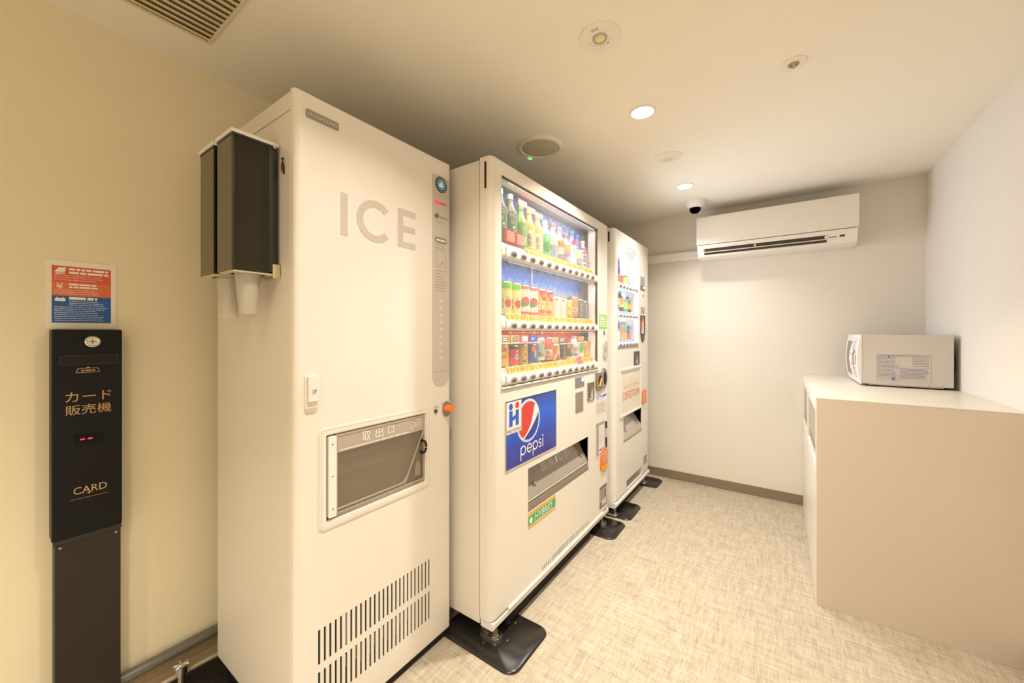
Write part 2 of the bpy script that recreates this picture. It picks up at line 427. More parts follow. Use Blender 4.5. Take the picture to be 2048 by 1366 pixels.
# vent grille in the ceiling, slats along y
gx0, gx1, gy0, gy1 = -1.515, -1.195, -.16, .455
t = thing('ceiling_vent', 'rectangular beige louvred air vent in ceiling near left wall', 'vent', ((gx0 + gx1) / 2, (gy0 + gy1) / 2, CEIL))
VM = mat('beige_vent_metal', (226, 214, 182), .5)
m = MB(VM); w = .012; z0, z1 = CEIL - .007, CEIL
m.box(gx0, gx1, gy0, gy0 + w, z0, z1); m.box(gx0, gx1, gy1 - w * .6, gy1, z0, z1); m.box(gx0, gx0 + w * .5, gy0 + w, gy1 - w * .6, z0, z1); m.box(gx1 - w, gx1, gy0 + w, gy1 - w * .6, z0, z1)
m.build('frame', t, bevel=.001)
MB(mat('vent_dark', (120, 102, 66), .9)).box(gx0 + .006, gx1 - w, gy0 + w, gy1 - w * .6, CEIL - .0012, CEIL - .0004).build('backing', t, smooth=False)
n = 12; p = (gx1 - w - gx0 - .006) / n
for k in range(n):
    xx = gx0 + .006 + p * (k + .5)
    mm = MB(VM).hexa([(xx - .0085, gy0 + w, CEIL - .0015), (xx + .009, gy0 + w, CEIL - .007), (xx + .0105, gy0 + w, CEIL - .006), (xx - .007, gy0 + w, CEIL - .0004)],
                     [(xx - .0085, gy1 - w * .6, CEIL - .0015), (xx + .009, gy1 - w * .6, CEIL - .007), (xx + .0105, gy1 - w * .6, CEIL - .006), (xx - .007, gy1 - w * .6, CEIL - .0004)])
    mm.build('slat', t, smooth=False)

# ------------------------------------------------------------------ ice machine
FX = -1.055; Y0, Y1 = .502, 1.091; TOP = 1.832; ZB = .032
ice = thing('ice_machine', 'tall cream ice dispenser with grey ICE lettering beside the cup holders', 'ice machine', (-1.33, (Y0 + Y1) / 2, 0))
m = MB(PAINT)
m.box(-1.598, FX - .026, Y0, Y1, .055, 1.778); m.build('cabinet', ice, bevel=.003)
MB(PAINT).box(-1.598, FX - .026, Y0, Y1, 1.7805, TOP - .003).build('top_cover', ice, bevel=.003)
# dark seams between cabinet and door
m = MB(SEAM); m.box(-1.596, FX - .027, Y0 + .003, Y1 - .003, 1.777, 1.782); m.box(FX - .028, FX - .0245, Y0 + .003, Y1 - .003, ZB + .01, TOP - .006); m.build('seam', ice, smooth=False)
# front door with dispensing opening and ventilation slots
holes = [(.588, .955, .640, .884)]
n = 26; pit = (.974 - .566) / (n - 1)
for k in range(n):
    yc = .5675 + k * pit
    holes.append((yc - .0037, yc + .0037, .248, .346)); holes.append((yc - .0037, yc + .0037, .126, .228))
MB(PAINT2).panel(Y0, Y1, ZB, TOP, FX, .024, holes, er=.016, er_z=.006).build('front_door', ice, ang=50)
# what shows behind the slots: dark grille chamber with coil fins
MB(BLACKM).box(FX - .0252, FX - .0242, .55, .99, .11, .36).build('grille_chamber', ice, smooth=False)
m = MB(MGREY)
for k in range(n):
    if k in (5,):
        yc = .5675 + k * pit; m.box(FX - .0032, FX - .0026, yc - .0035, yc + .0035, .25, .345)
    if 4 < k < 22 and k % 3 != 0:
        yc = .5675 + k * pit; m.box(FX - .0032, FX - .0027, yc - .003, yc + .001, .165 + .02 * (k % 2), .222); m.box(FX - .0032, FX - .0027, yc - .0035, yc - .001, .262, .335)
m.build('condenser_fins', ice, smooth=False, kind='stuff')
# slot and its lips
for k in range(n):
    yc = .5675 + k * pit
    for a, b in ((.248, .346), (.126, .228)): MB(BLACKM).box(FX - .020, FX - .0028, yc - .0036, yc + .0036, a + .0002, b - .0002).build('slot_shade', ice, smooth=False)  # black blocks paint in the shaded depth of the slots
m = MB(PAINT2)
for k in range(n):
    yc = .5675 + k * pit
    for a, b in ((.248, .346), (.126, .228)):
        m.box(FX - .004, FX + .0006, yc - .0044, yc - .0034, a, b); m.box(FX - .004, FX + .0006, yc + .0034, yc + .0044, a, b)
m.build('slot_lips', ice, smooth=False)
# lettering ICE
GL = mat('grey_lettering', (208, 195, 182), .5)
MB().text('I', (FX + .0008, .6425, 1.527), .022, .125, GL).build('letter', ice, smooth=False)
m = MB(GL); pts = []; cy, cz = .749, 1.530
for i in range(33):
    a = math.radians(42 + 276 * i / 32); pts.append((cy + .066 * math.cos(a), cz + .066 * math.sin(a)))
for i in range(33):
    a = math.radians(318 - 276 * i / 32); pts.append((cy + .044 * math.cos(a), cz + .044 * math.sin(a)))
vs = [(FX + .0008, a, b) for a, b in pts]; m.add(vs, [(i, i + 1, 64 - i, 65 - i) for i in range(32)]); m.build('letter', ice, smooth=False)
m = MB(GL); x = FX + .0004
m.box(x, x + .0005, .836, .858, 1.468, 1.598); m.box(x, x + .0005, .858, .912, 1.468, 1.488); m.box(x, x + .0005, .858, .910, 1.523, 1.543); m.box(x, x + .0005, .858, .912, 1.578, 1.598)
m.build('letter', ice, smooth=False)
# maker's name plate
m = MB(mat('pewter_plate', (150, 142, 130), .4)); m.px(rrect(.531, .624, 1.764, 1.786, .003), FX, FX + .003)
m.text('HOSHIZAKI', (FX + .0035, .5775, 1.775), .083, .011, mat('plate_lettering', (214, 206, 190), .5)); m.build('name_plate', ice, smooth=False)
# control strip
SG = mat('grey_control_strip', (204, 194, 180), .3); 
m = MB(SG); m.px(rrect(.992, 1.078, .975, 1.768, .040, 8, (1, 1, 0, 0)), FX, FX + .0018); m.build('control_strip', ice, smooth=False)
xs = FX + .0022
m = MB(mat('emblem_navy', (46, 62, 78), .4)); m.px(circ(1.035, 1.737, .030, 28), xs - .0004, xs + .0015)
m.m(mat('emblem_cyan', (80, 176, 214), .4)).px(circ(1.035, 1.737, .021, 24), xs + .0015, xs + .0022)
m.m(WPRINT)
for k in range(14):
    a = 2 * math.pi * k / 14; m.px(circ(1.035 + .0255 * math.cos(a), 1.737 + .0255 * math.sin(a), .0017, 6), xs + .0015, xs + .0019)
m.px([(1.023, 1.728), (1.030, 1.726), (1.040, 1.727), (1.047, 1.731), (1.041, 1.738), (1.037, 1.752), (1.031, 1.750), (1.033, 1.742), (1.026, 1.741), (1.021, 1.736)], xs + .0022, xs + .0026)
m.build('emblem', ice, smooth=False)
m = MB(mat('red_lamp', (236, 60, 80), .3, emit=1.2)); m.px(circ(1.011, 1.667, .0085, 16), xs, xs + .004); m.build('warning_lamp', ice)
m = MB(mat('lamp_grey', (120, 112, 104), .3)); m.px(circ(1.011, 1.615, .0085, 16), xs, xs + .004); m.build('status_lamp', ice)
m = MB(INKG)
m.lines(xs, 1.024, 1.066, 1.660, 1.673, 1, INKR, .5, 0); m.lines(xs, 1.024, 1.068, 1.606, 1.620, 1, INKG, .6, 0); m.lines(xs, 1.006, 1.066, 1.588, 1.600, 2, INKG, .3)
m.m(mat('notice_capsule', (150, 142, 132), .5)).px(rrect(1.004, 1.066, 1.515, 1.537, .010), xs - .0002, xs + .0003); m.lines(xs + .0005, 1.012, 1.06, 1.519, 1.533, 1, WPRINT, .5, 0)
m.lines(xs, 1.006, 1.064, 1.49, 1.512, 2, INKG, .3)
m.m(INKG); frame_ring(m, 1.008, 1.060, 1.425, 1.488, .0012, xs - .0002, xs); m.px([(1.032, 1.432), (1.044, 1.440), (1.044, 1.446), (1.032, 1.438)], xs, xs + .0003)
m.lines(xs, 1.006, 1.064, 1.33, 1.415, 8, INKG, .25)
m.m(WPRINT)
for k in range(9): m.px([(1.030, 1.30 - k * .027), (1.042, 1.30 - k * .027), (1.036, 1.292 - k * .027)], xs, xs + .0003)
m.m(INKG).box(xs - .0003, xs, 1.000, 1.064, 1.030, 1.032)
m.build('printed_guide', ice, smooth=False, kind='stuff')
# key lock cover
m = MB(PAINT2); m.px(rrect(.527, .563, .968, 1.060, .003), FX, FX + .003); m.build('lock_plate', ice, bevel=.001)
m = MB(PAINT3); m.px(rrect(.533, .563, .988, 1.058, .002), FX + .003, FX + .011); m.m(SG).px(rrect(.528, .560, .958, .972, .006), FX, FX + .004); m.build('lock_cover', ice, bevel=.0015)
m = MB(CHROME).lathe((FX + .011, .549, 1.019), [(.006, 0), (.006, .003), (.004, .0045), (0, .0045)], 16, 'x'); m.m(INKK).box(FX + .0155, FX + .016, .5483, .5497, 1.016, 1.022); m.build('key_cylinder', ice)
# orange push button and small black one
m = MB(SG).px(rrect(1.038, 1.088, .903, .912, .002), FX, FX + .001); m.lines(FX + .0012, 1.0, 1.022, .894, .905, 2, INKG, .3, 0); m.build('button_caption', ice, smooth=False)
MB(MGREY).px(circ(1.064, .884, .021, 22, .030), FX, FX + .004).build('button_socket', ice)
m = MB(ORANGE); m.lathe((FX + .004, 1.066, .888), [(.019, 0), (.019, .014), (.014, .024), (0, .028)], 26, 'x', sc=(1.05, .62)); m.build('push_button', ice)
MB(DKGREY).lathe((FX, 1.008, .884), [(.0075, 0), (.0075, .004), (.005, .006), (0, .006)], 18, 'x').build('sensor', ice)
# dispensing hatch
m = MB(PAINT2)
out = rrect(.567, .977, .619, .905, .014); inn = rrect(.585, .962, .637, .888, .010); k = len(out)
vs = [(FX + .0035, a, b) for a, b in out] + [(FX + .0035, a, b) for a, b in inn] + [(FX - .001, a, b) for a, b in out] + [(FX - .012, a, b) for a, b in inn]
fs = []
for i in range(k):
    j = (i + 1) % k; fs += [(i, j, k + j, k + i), (2 * k + j, 2 * k + i, i, j)[::1], (k + i, k + j, 3 * k + j, 3 * k + i)]
m.add(vs, fs); m.m(SG)
for a, b in ((0, 0),): pass
m.build('hatch_surround', ice)
m = MB(SG); frame_ring(m, .5715, .9725, .6235, .9005, .0012, FX + .0034, FX + .0038); m.build('surround_line', ice, smooth=False)
CAV = mat('hatch_interior', (236, 226, 212), .5)
m = MB(CAV); cx0 = FX - .17
m.box(cx0 - .003, cx0, .585, .962, .637, .888); m.box(cx0, FX - .012, .585, .588, .64, .884); m.box(cx0, FX - .012, .955, .958, .64, .884); m.box(cx0, FX - .012, .588, .955, .884, .887); m.build('hatch_chamber', ice, smooth=False)
m = MB(mat('drip_tray_dark', (74, 66, 58), .5)); m.box(cx0, FX - .014, .588, .955, .637, .645); m.box(cx0, cx0 + .11, .588, .80, .645, .690)
for k in range(14): m.box(cx0 + .004, FX - .02, .60 + k * .025, .612 + k * .025, .645, .649)
m.build('drip_tray', ice)
m = MB(mat('chute_plastic', (150, 138, 126), .4)); m.hexa([(cx0, .72, .70), (cx0, .90, .70), (cx0 + .10, .90, .665), (cx0 + .10, .72, .665)], [(cx0, .72, .712), (cx0, .90, .712), (cx0 + .10, .90, .677), (cx0 + .10, .72, .677)])
m.hexa([(cx0, .905, .66), (cx0, .915, .66), (FX - .03, .915, .66), (FX - .03, .905, .66)], [(cx0, .905, .85), (cx0, .915, .85), (FX - .09, .915, .85), (FX - .09, .905, .85)]); m.build('ice_chute', ice)
m = MB(WHITE); m.px(rrect(.592, .616, .648, .880, .004), FX - .008, FX + .006)
for z in (.672, .765, .857): m.m(STEEL).lathe((FX + .006, .604, z), [(.003, 0), (.002, .0015), (0, .0015)], 10, 'x'); m.m(WHITE)
m.build('hatch_hinge', ice, bevel=.001)
m = MB(glass('clear_acrylic', (.90, .88, .86), 1.45, haze=.12, hazecol=(224, 208, 190))); m.px(rrect(.614, .953, .650, .882, .004), FX - .004, FX + .001); hd = m.build('hatch_window', ice)
m = MB(glass('acrylic_edge', (.8, .78, .75), 1.5, haze=.35, hazecol=(236, 224, 206)))
frame_ring(m, .614, .953, .650, .882, .006, FX + .0012, FX + .004)
m.hexa([(FX + .0012, .86, .66), (FX + .0012, .866, .66), (FX + .003, .866, .66), (FX + .003, .86, .66)], [(FX + .0012, .944, .826), (FX + .0012, .950, .826), (FX + .003, .950, .826), (FX + .003, .944, .826)])
m.px([(.62, .662), (.85, .662), (.866, .672), (.868, .682), (.86, .672), (.845, .668), (.62, .668)], FX + .0012, FX + .003); m.build('hatch_moulding', ice)
BAND = mat('taupe_label_band', (184, 170, 154), .5)
m = MB(BAND); m.box(FX + .0012, FX + .0018, .617, .951, .828, .879)
m.text('取', (FX + .0025, .715, .857), .029, .030, WPRINT).text('出', (FX + .0025, .762, .857), .029, .029, WPRINT).text('口', (FX + .0025, .807, .857), .024, .024, WPRINT)
m.lines(FX + .0025, .63, .88, .829, .838, 1, WPRINT, .35, 0); m.lines(FX + .0025, .903, .938, .844, .862, 4, WPRINT, .35, 0); m.text('△', (FX + .0025, .893, .849), .013, .014, WPRINT)
m.lines(FX + .0025, .915, .935, .866, .872, 1, WPRINT, .5, 0); m.build('hatch_caption', ice, smooth=False)
pts = [(FX + .002 + .018 * max(0, math.sin(math.radians(a))) * .9 + .0, .945 - .0 - .012 * 0, .760 + .0) for a in (0,)]
pa = []
for i in range(13):
    a = math.radians(-100 + 200 * i / 12); pa.append((FX + .006 + .010 * math.cos(a / 2), .938 + .010 * math.cos(a), .770 + .021 * math.sin(a)))
MB(BLACK).tube(pa, .0042, 10).build('hatch_handle', ice)
m = MB(BLACK).lathe((FX, .938, .749), [(.0055, 0), (.0055, .006), (0, .007)], 12, 'x'); m.lathe((FX, .938, .791), [(.0055, 0), (.0055, .006), (0, .007)], 12, 'x'); m.build('handle_foot', ice)
m = MB(glass('scoop_shape', (.7, .66, .62), 1.4, haze=.5, hazecol=(196, 178, 160))); m.px([(.908, .672), (.934, .672), (.932, .705), (.924, .724), (.917, .724), (.908, .705)], FX + .0012, FX + .0025); m.build('finger_pull', ice)
# base
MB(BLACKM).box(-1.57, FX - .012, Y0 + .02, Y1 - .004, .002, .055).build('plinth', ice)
m = MB(BLACK)
for xx in (-1.54, -1.12):
    for yy in (Y0 + .05, Y1 - .05): MB(STEEL).lathe((xx, yy, 0), [(.022, 0), (.022, .006), (.01, .01), (.01, .013)], 16).build('leveling_foot', ice)
# hose clip on the side (small red tab on a black loop)
m = MB(BLACK).tube([(-1.118, Y0 - .001, 1.655), (-1.112, Y0 - .006, 1.652), (-1.110, Y0 - .006, 1.635), (-1.114, Y0 - .001, 1.612)], .003, 8); m.m(mat('red_tab', (170, 30, 20), .4)).box(-1.116, -1.110, Y0 - .008, Y0 - .004, 1.618, 1.640); m.build('side_clip', ice)

# ------------------------------------------------------------------ cup dispensers hanging on the ice machine's side
SMOKE = glass('smoked_acrylic', (.42, .40, .34), 1.45, haze=.16, hazecol=(96, 90, 74))
DARK = mat('dark_olive_plastic', (44, 42, 36), .35)
SIDE = mat('taupe_side_plastic', (98, 90, 74), .35)
CUPM = glass('clear_cup_plastic', (.93, .92, .90), 1.4, haze=.30, hazecol=(246, 238, 224))
def dispenser(xa, xb, lbl, ncup, zlow, cuplbl, cupgrp):
    """xb is the side towards the aisle"""
    ya, yb = .389, .500; z0, z1 = 1.338, 1.688
    t = thing('cup_dispenser', lbl, 'cup dispenser', ((xa + xb) / 2, yb, z0), 'cup dispensers on the ice machine side')
    m = MB(SIDE); m.box(xa, xb - .002, ya, ya + .003, z0, z1); m.build('front_plate', t)
    MB(DARK).box(xa, xa + .003, ya + .003, yb - .006, z0, z1).build('side_plate', t)
    MB(DARK).box(xa + .003, xb - .004, yb - .009, yb - .004, z0, z1).build('back_plate', t)
    MB(SMOKE).box(xb - .003, xb, ya + .004, yb - .026, z0, z1).build('smoked_window', t)
    m = MB(DARK); m.box(xb - .004, xb + .0006, ya, ya + .004, z0, z1); m.box(xb - .004, xb + .0006, yb - .026, yb - .008, z0 + .004, z1); m.build('edge_strip', t)
    MB(WHITE).box(xa - .003, xb + .004, ya - .004, yb - .003, z1, z1 + .009).build('lid', t, bevel=.001)
    MB(BLACK).box(xa - .001, xb + .002, ya - .001, yb - .006, z1 - .006, z1).build('lid_gasket', t)
    R = .046; cx, cy = (xa + xb) / 2, (ya + yb) / 2 - .002
    # bottom plate with round mouth
    o = circ(cx, cy, .042, 32); q = []
    for i in range(32):
        a = 2 * math.pi * i / 32; c, s_ = math.cos(a), math.sin(a); hx, hy = (xb - xa) / 2 - .001, (yb - ya) / 2 - .004
        k = min(hx / max(abs(c), 1e-6), hy / max(abs(s_), 1e-6)); q.append((cx + c * k, cy + s_ * k))
    vs = [(a, b, z) for z in (z0 - .004, z0) for ring in (o, q) for a, b in ring]
    fs = []
    for i in range(32):
        j = (i + 1) % 32; fs += [(i, j, 32 + j, 32 + i), (64 + i, 96 + i, 96 + j, 64 + j), (i, 64 + i, 64 + j, j), (32 + i, 32 + j, 96 + j, 96 + i)]
    MB(mat('cream_base_plate', (206, 194, 160), .4)).add(vs, fs).build('base_plate', t)
    m = MB(mat('cream_bracket', (214, 200, 164), .4)); m.box(xb + .0005, xb + .006, yb - .018, yb, z0 - .012, z0 + .026); m.box(xa + .01, xb + .006, yb - .003, yb + .002, z0 - .012, z0 - .004); m.build('wall_bracket', t, bevel=.001)
    MB(CHROME).lathe((xb + .006, yb - .014, z1 - .004), [(.005, 0), (.004, .002), (0, .003)], 14, 'x').build('screw', t)
    # cups
    proto = None
    ztop = z1 - .03; pitch = (ztop - (zlow + .117)) / (ncup - 1)
    for k in range(ncup):
        z = zlow + k * pitch
        if proto is None:
            m = MB(CUPM).lathe((0, 0, 0), [(0, .004), (.018, .003), (.0205, 0)] + [(.0215 + .0085 * (q / 22) + (.0005 if q % 2 else -.0003), .002 + q * .0042) for q in range(23)] + [(.0325, .112), (.0345, .114), (.0345, .117), (.0325, .117)], 22)
            proto = m.build('plastic_cup', loc=(0, 0, 0)); c = proto
        else:
            c = proto.copy(); COL.objects.link(c)
        c.location = (cx, cy, z); tag(c, cuplbl if k else 'lowest ' + cuplbl.replace('nested in the stack of', 'hanging out of'), 'cup', cupgrp)
dispenser(-1.239, -1.138, 'larger-looking dark cup dispenser nearest the aisle on ice machine side', 24, 1.228, 'clear plastic cup nested in the stack of the aisle-side dispenser', 'cups in the aisle-side dispenser')
dispenser(-1.366, -1.264, 'dark cup dispenser nearer the left wall, half hidden behind the other', 24, 1.216, 'clear plastic cup nested in the stack of the wall-side dispenser', 'cups in the wall-side dispenser')

# ------------------------------------------------------------------ notice and card vending machine on the left wall
t = thing('wall_notice', 'small red and blue laminated notice taped above the card machine', 'notice', (LX, .2, 1.19))
MB(mat('laminate_paper', (244, 236, 222), .3)).box(LX, LX + .0015, .130, .271, 1.189, 1.386).build('sheet', t, smooth=False)
x = LX + .0016
m = MB(mat('notice_red', (222, 92, 66), .4)); m.box(x, x + .0004, .1415, .259, 1.324, 1.370)
m.m(mat('notice_orange', (226, 116, 70), .4)).box(x, x + .0004, .1415, .259, 1.284, 1.324)
m.m(mat('notice_blue', (30, 92, 170), .4)).box(x, x + .0004, .1415, .259, 1.206, 1.284); m.build('colour_fields', t, smooth=False)
x += .0008; m = MB()
m.lines(x, .174, .256, 1.347, 1.367, 2, WPRINT, .6, .1); m.lines(x, .146, .256, 1.327, 1.346, 3, WPRINT, .18)
m.lines(x, .174, .234, 1.306, 1.322, 2, WPRINT, .6, .1); m.lines(x, .146, .256, 1.288, 1.304, 3, WPRINT, .18)
m.lines(x, .174, .230, 1.272, 1.283, 1, WPRINT, .7, 0); m.lines(x, .174, .256, 1.255, 1.271, 3, WPRINT, .25); m.lines(x, .146, .256, 1.210, 1.254, 8, WPRINT, .22)
m.m(WPRINT); m.px([(.146, 1.352), (.154, 1.365), (.168, 1.366), (.166, 1.352)], x, x + .0002); m.box(x, x + .0002, .148, .166, 1.347, 1.350)
m.text('¥', (x, .156, 1.312), .014, .016, WPRINT); m.text('⌂⌂', (x, .157, 1.274), .020, .012, WPRINT); m.box(x, x + .0002, .148, .166, 1.268, 1.277)
m.build('printed_text', t, smooth=False)
CXF = -1.640; y0, y1 = .1365, .2745
t = thing('card_vending_machine', 'narrow black card vending machine on a dark brown pedestal', 'card machine', (LX + .03, .205, 0))
MB(mat('card_machine_black', (9, 9, 9), .4, spec=.25)).px(rrect(y0, y1, .597, 1.186, .004), LX + .001, CXF).build('head', t, bevel=.004, seg=3)
MB(mat('card_machine_lip', (34, 33, 31), .4)).box(LX + .001, CXF - .004, y0 + .003, y1 - .001, .585, .597).build('head_underside', t)
MB(mat('dark_brown_steel', (48, 42, 34), .45, spec=.3)).box(LX + .001, CXF - .008, y0 + .006, y1 - .002, 0, .585).build('pedestal', t, bevel=.002)
for yy in (y0 + .016, y1 - .012): MB(STEEL).lathe((CXF - .008, yy, .574), [(.004, 0), (.003, .0015), (0, .002)], 10, 'x').build('screw', t)
m = MB(CHROME).lathe((CXF, .213, 1.151), [(.016, 0), (.016, .003), (.013, .005), (.011, .0035), (0, .0035)], 28, 'x'); m.m(DKGREY).box(CXF + .0036, CXF + .0042, .2055, .2205, 1.150, 1.152); m.box(CXF + .0036, CXF + .0042, .212, .214, 1.145, 1.157); m.build('key_lock', t)
m = MB(BLACKM).box(CXF, CXF + .0008, .152, .264, 1.087, 1.110); m.build('card_slot', t); m = MB(BLACK); frame_ring(m, .150, .266, 1.085, 1.112, .003, CXF, CXF + .002); m.build('slot_bezel', t)
m = MB(BRONZE); x = CXF + .0008
m.px([(.180, 1.062), (.228, 1.062), (.2275, 1.0635), (.1805, 1.0635)], x - .0003, x); m.px([(.184, 1.074), (.224, 1.074), (.2237, 1.0752), (.1843, 1.0752)], x - .0003, x)
m.px([(.180, 1.062), (.1815, 1.062), (.1855, 1.075), (.184, 1.075)], x - .0003, x); m.px([(.2265, 1.062), (.228, 1.062), (.224, 1.075), (.2225, 1.075)], x - .0003, x); m.px([(.199, 1.0755), (.209, 1.0755), (.204, 1.079)], x - .0003, x)
m.lines(x, .191, .218, 1.065, 1.072, 1, BRONZE, .5, 0); m.build('insert_mark', t, smooth=False)
m = MB(); m.text('カード', (x, .206, .994), .090, .028, BRONZE); m.text('販売機', (x, .206, .957), .090, .028, BRONZE); m.build('lettering', t, smooth=False)
m = MB().text('CARD', (x, .209, .726), .066, .020, BRONZE); m.box(x - .0003, x, .170, .245, .7025, .7032); m.px([(.202, .716), (.210, .716), (.206, .711)], x - .0003, x); m.build('lettering', t, smooth=False)
m = MB(mat('display_window', (8, 8, 8), .5, spec=.2)).box(CXF, CXF + .0006, .178, .235, .855, .886); m.build('display_window', t)
m = MB(mat('red_digit', (255, 30, 60), .4, emit=4)); m.box(CXF + .0008, CXF + .0012, .189, .1975, .8695, .8725); m.box(CXF + .0008, CXF + .0012, .204, .2125, .8695, .8725); m.build('display_digits', t, smooth=False)
# conduit and water hose on the floor by the left wall
m = MB(mat('olive_grey_conduit', (108, 104, 90), .3)).tube([(LX + .026, .0, .098), (LX + .026, .60, .103), (LX + .026, 1.6, .103)], .017, 14)
tag(m.build('conduit_pipe', loc=(LX + .026, .6, .0)), 'dark grey pipe running low along the left wall', 'pipe')
hp = []
for k in range(25):
    q = k / 24; hp.append((LX + .048 + .03 * math.sin(q * 5), .25 + q * 1.0, .034 + .012 * math.sin(q * 7)))
m = MB(mat('braided_hose', (186, 172, 140), .3, metal=.5, bump=.9, bscale=700)).tube(hp, .008, 10)
tag(m.build('braided_hose', loc=hp[0]), 'thin braided metal water hose under the wall pipe', 'hose')
VX, VY = -1.60, .405
t = thing('water_valve', 'small chrome stop valve on the floor beside the ice machine', 'valve', (VX, VY, .004))
MB(CHROME).lathe((VX, VY, .004), [(.024, 0), (.024, .003), (.010, .006), (.010, .060), (.016, .064), (.016, .086), (.0, .088)], 18).build('valve_body', t)
MB(STEEL).tube([(VX, VY, .055), (VX - .022, VY + .012, .052), (VX - .040, VY + .018, .044)], [.009, .009, .008], 12).build('side_outlet', t)
m = MB(CHROME)
for k in range(3):
    a = k * math.pi / 3; m.tube([(VX - .02 * math.cos(a), VY - .02 * math.sin(a), .094), (VX + .02 * math.cos(a), VY + .02 * math.sin(a), .094)], .004, 8)
m.build('valve_handle', t)

# ------------------------------------------------------------------ products shown in the machines
def solid(c, r=.35, e=0): return mat('ink_%d_%d_%d' % c + ('e' if e else ''), c, r, emit=e)
CLEAR = glass('clear_bottle', (.86, .88, .92), 1.4, haze=.35, hazecol=(214, 220, 230))
def can(label, cat, grp, y, z, r, h, secs, extra=None, x=None, name='drink_can', lid=True):
    """secs: (upto fraction, colour); extra(mb,c,R,z) adds the print"""
    x = (FRX - r) if x is None else x
    t = thing(name, label, cat, (x, y, z), grp)
    prof = [(r * .86, 0), (r, .005)]; mats = [STEEL]; last = 0
    for f, c in secs:
        hh = .005 + (h - .010) * f; prof.append((r, hh)); mats.append(c if not isinstance(c, tuple) else solid(c))
        if f < 1: prof.append((r, hh)); mats.append(c if not isinstance(c, tuple) else solid(c))
    prof.append((r * .9, h - .001)); mats.append(STEEL)
    m = MB().lathe((x, y, z), prof, 28, mats=mats); m.build('body', t)
    if lid:
        MB(STEEL).lathe((x, y, z + h), [(r * .9, -.001), (r * .9, .0012), (r * .84, .0014), (r * .82, -.002), (0, -.002)], 24).build('lid', t)
    if extra:
        m = MB(); extra(m, (x, y), r + .0005, z); m.build('printed_label', t, smooth=False)
    return t
def bottle(label, grp, y, z, r, h, body, cap, labels=(), extra=None, shoulder=.58, neck=.42, hood=None, name='drink_bottle'):
    x = FRX - r; t = thing(name, label, 'bottle', (x, y, z), grp); nr = r * neck
    body = solid(body) if isinstance(body, tuple) else body; cap = solid(cap) if isinstance(cap, tuple) else cap
    hs = h * shoulder; hn = h * .87
    prof = [(r * .82, 0), (r * .97, .004), (r, .010), (r, hs * .48), (r * .96, hs * .5), (r, hs * .52), (r, hs)]
    for q in (.25, .5, .75, 1): prof.append((nr + (r - nr) * (math.cos(q * math.pi) + 1) / 2, hs + (hn - hs) * q))
    prof += [(nr, h * .9)]
    hood = hood or body
    mats = [body] * 6 + [hood] * (len(prof) - 7)
    MB().lathe((x, y, z), prof, 26, mats=mats).build('body', t)
    MB(cap).lathe((x, y, z + h * .9), [(nr * 1.12, 0), (nr * 1.12, h * .085), (nr, h * .1), (0, h * .1)], 18).build('cap', t)
    if labels or extra:
        m = MB()
        for f0, f1, c in labels:
            m.m(solid(c)); m.lathe((x, y, z), [(r + .0004, h * f0), (r + .0004, h * f1)], 26)
            # lathe caps the ends: labels are thin sleeves, so the caps stay inside the bottle
        if extra: extra(m, (x, y), r + .0009, z)
        m.build('label_sleeve', t)
    return t
def el(a, b): return lambda t: (a * math.cos(t), b * math.sin(t))
def price_tag(parent, x, y, z, txt, w=.064, h=.030, col=(252, 196, 96), ink=None, lean=.016):
    m = MB(solid(col, .4)); m.hexa([(x + lean, y - w / 2, z), (x + lean, y + w / 2, z), (x + lean - .001, y + w / 2, z), (x + lean - .001, y - w / 2, z)],
                                   [(x, y - w / 2, z + h), (x, y + w / 2, z + h), (x - .001, y + w / 2, z + h), (x - .001, y - w / 2, z + h)])
    up = Vector((-lean, 0, h)).normalized()
    if txt: m.text(txt, (x + lean * .46 + .0012, y, z + h * .54), w * .80, h * .66, ink or mat('orange_ink', (226, 84, 16), .5), Y=up, shear=.25)
    return m.build('price_tag', parent, smooth=False)
def button(parent, x, y, z, rx=.0205, rz=.0125):
    m = MB(mat('button_bezel', (176, 168, 158), .3)).lathe((x, y, z), [(1, 0), (1, .003), (.85, .004)], 22, 'x', sc=(rx, rz))
    m.m(mat('button_dark', (120, 112, 106), .22)).lathe((x + .003, y, z), [(.84, 0), (.80, .002), (.55, .0052), (0, .0064)], 22, 'x', sc=(rx, rz))
    return m.build('selection_button', parent)
def button_bar(parent, y0, y1, zc, h, x0, x1, name='button_bar', mt=None):
    """convex white strip"""
    pts = []
    for i in range(9):
        a = math.pi * (i / 8 - .5); pts.append((x0 + (x1 - x0) * (math.cos(a) ** .5 if math.cos(a) > 1e-6 else 0), zc + h / 2 * math.sin(a)))
    pts = [(x0 - .02, zc - h / 2)] + pts + [(x0 - .02, zc + h / 2)]
    return MB(mt or mat('white_button_bar', (238, 234, 228), .3)).py(pts, y0, y1).build(name, parent)
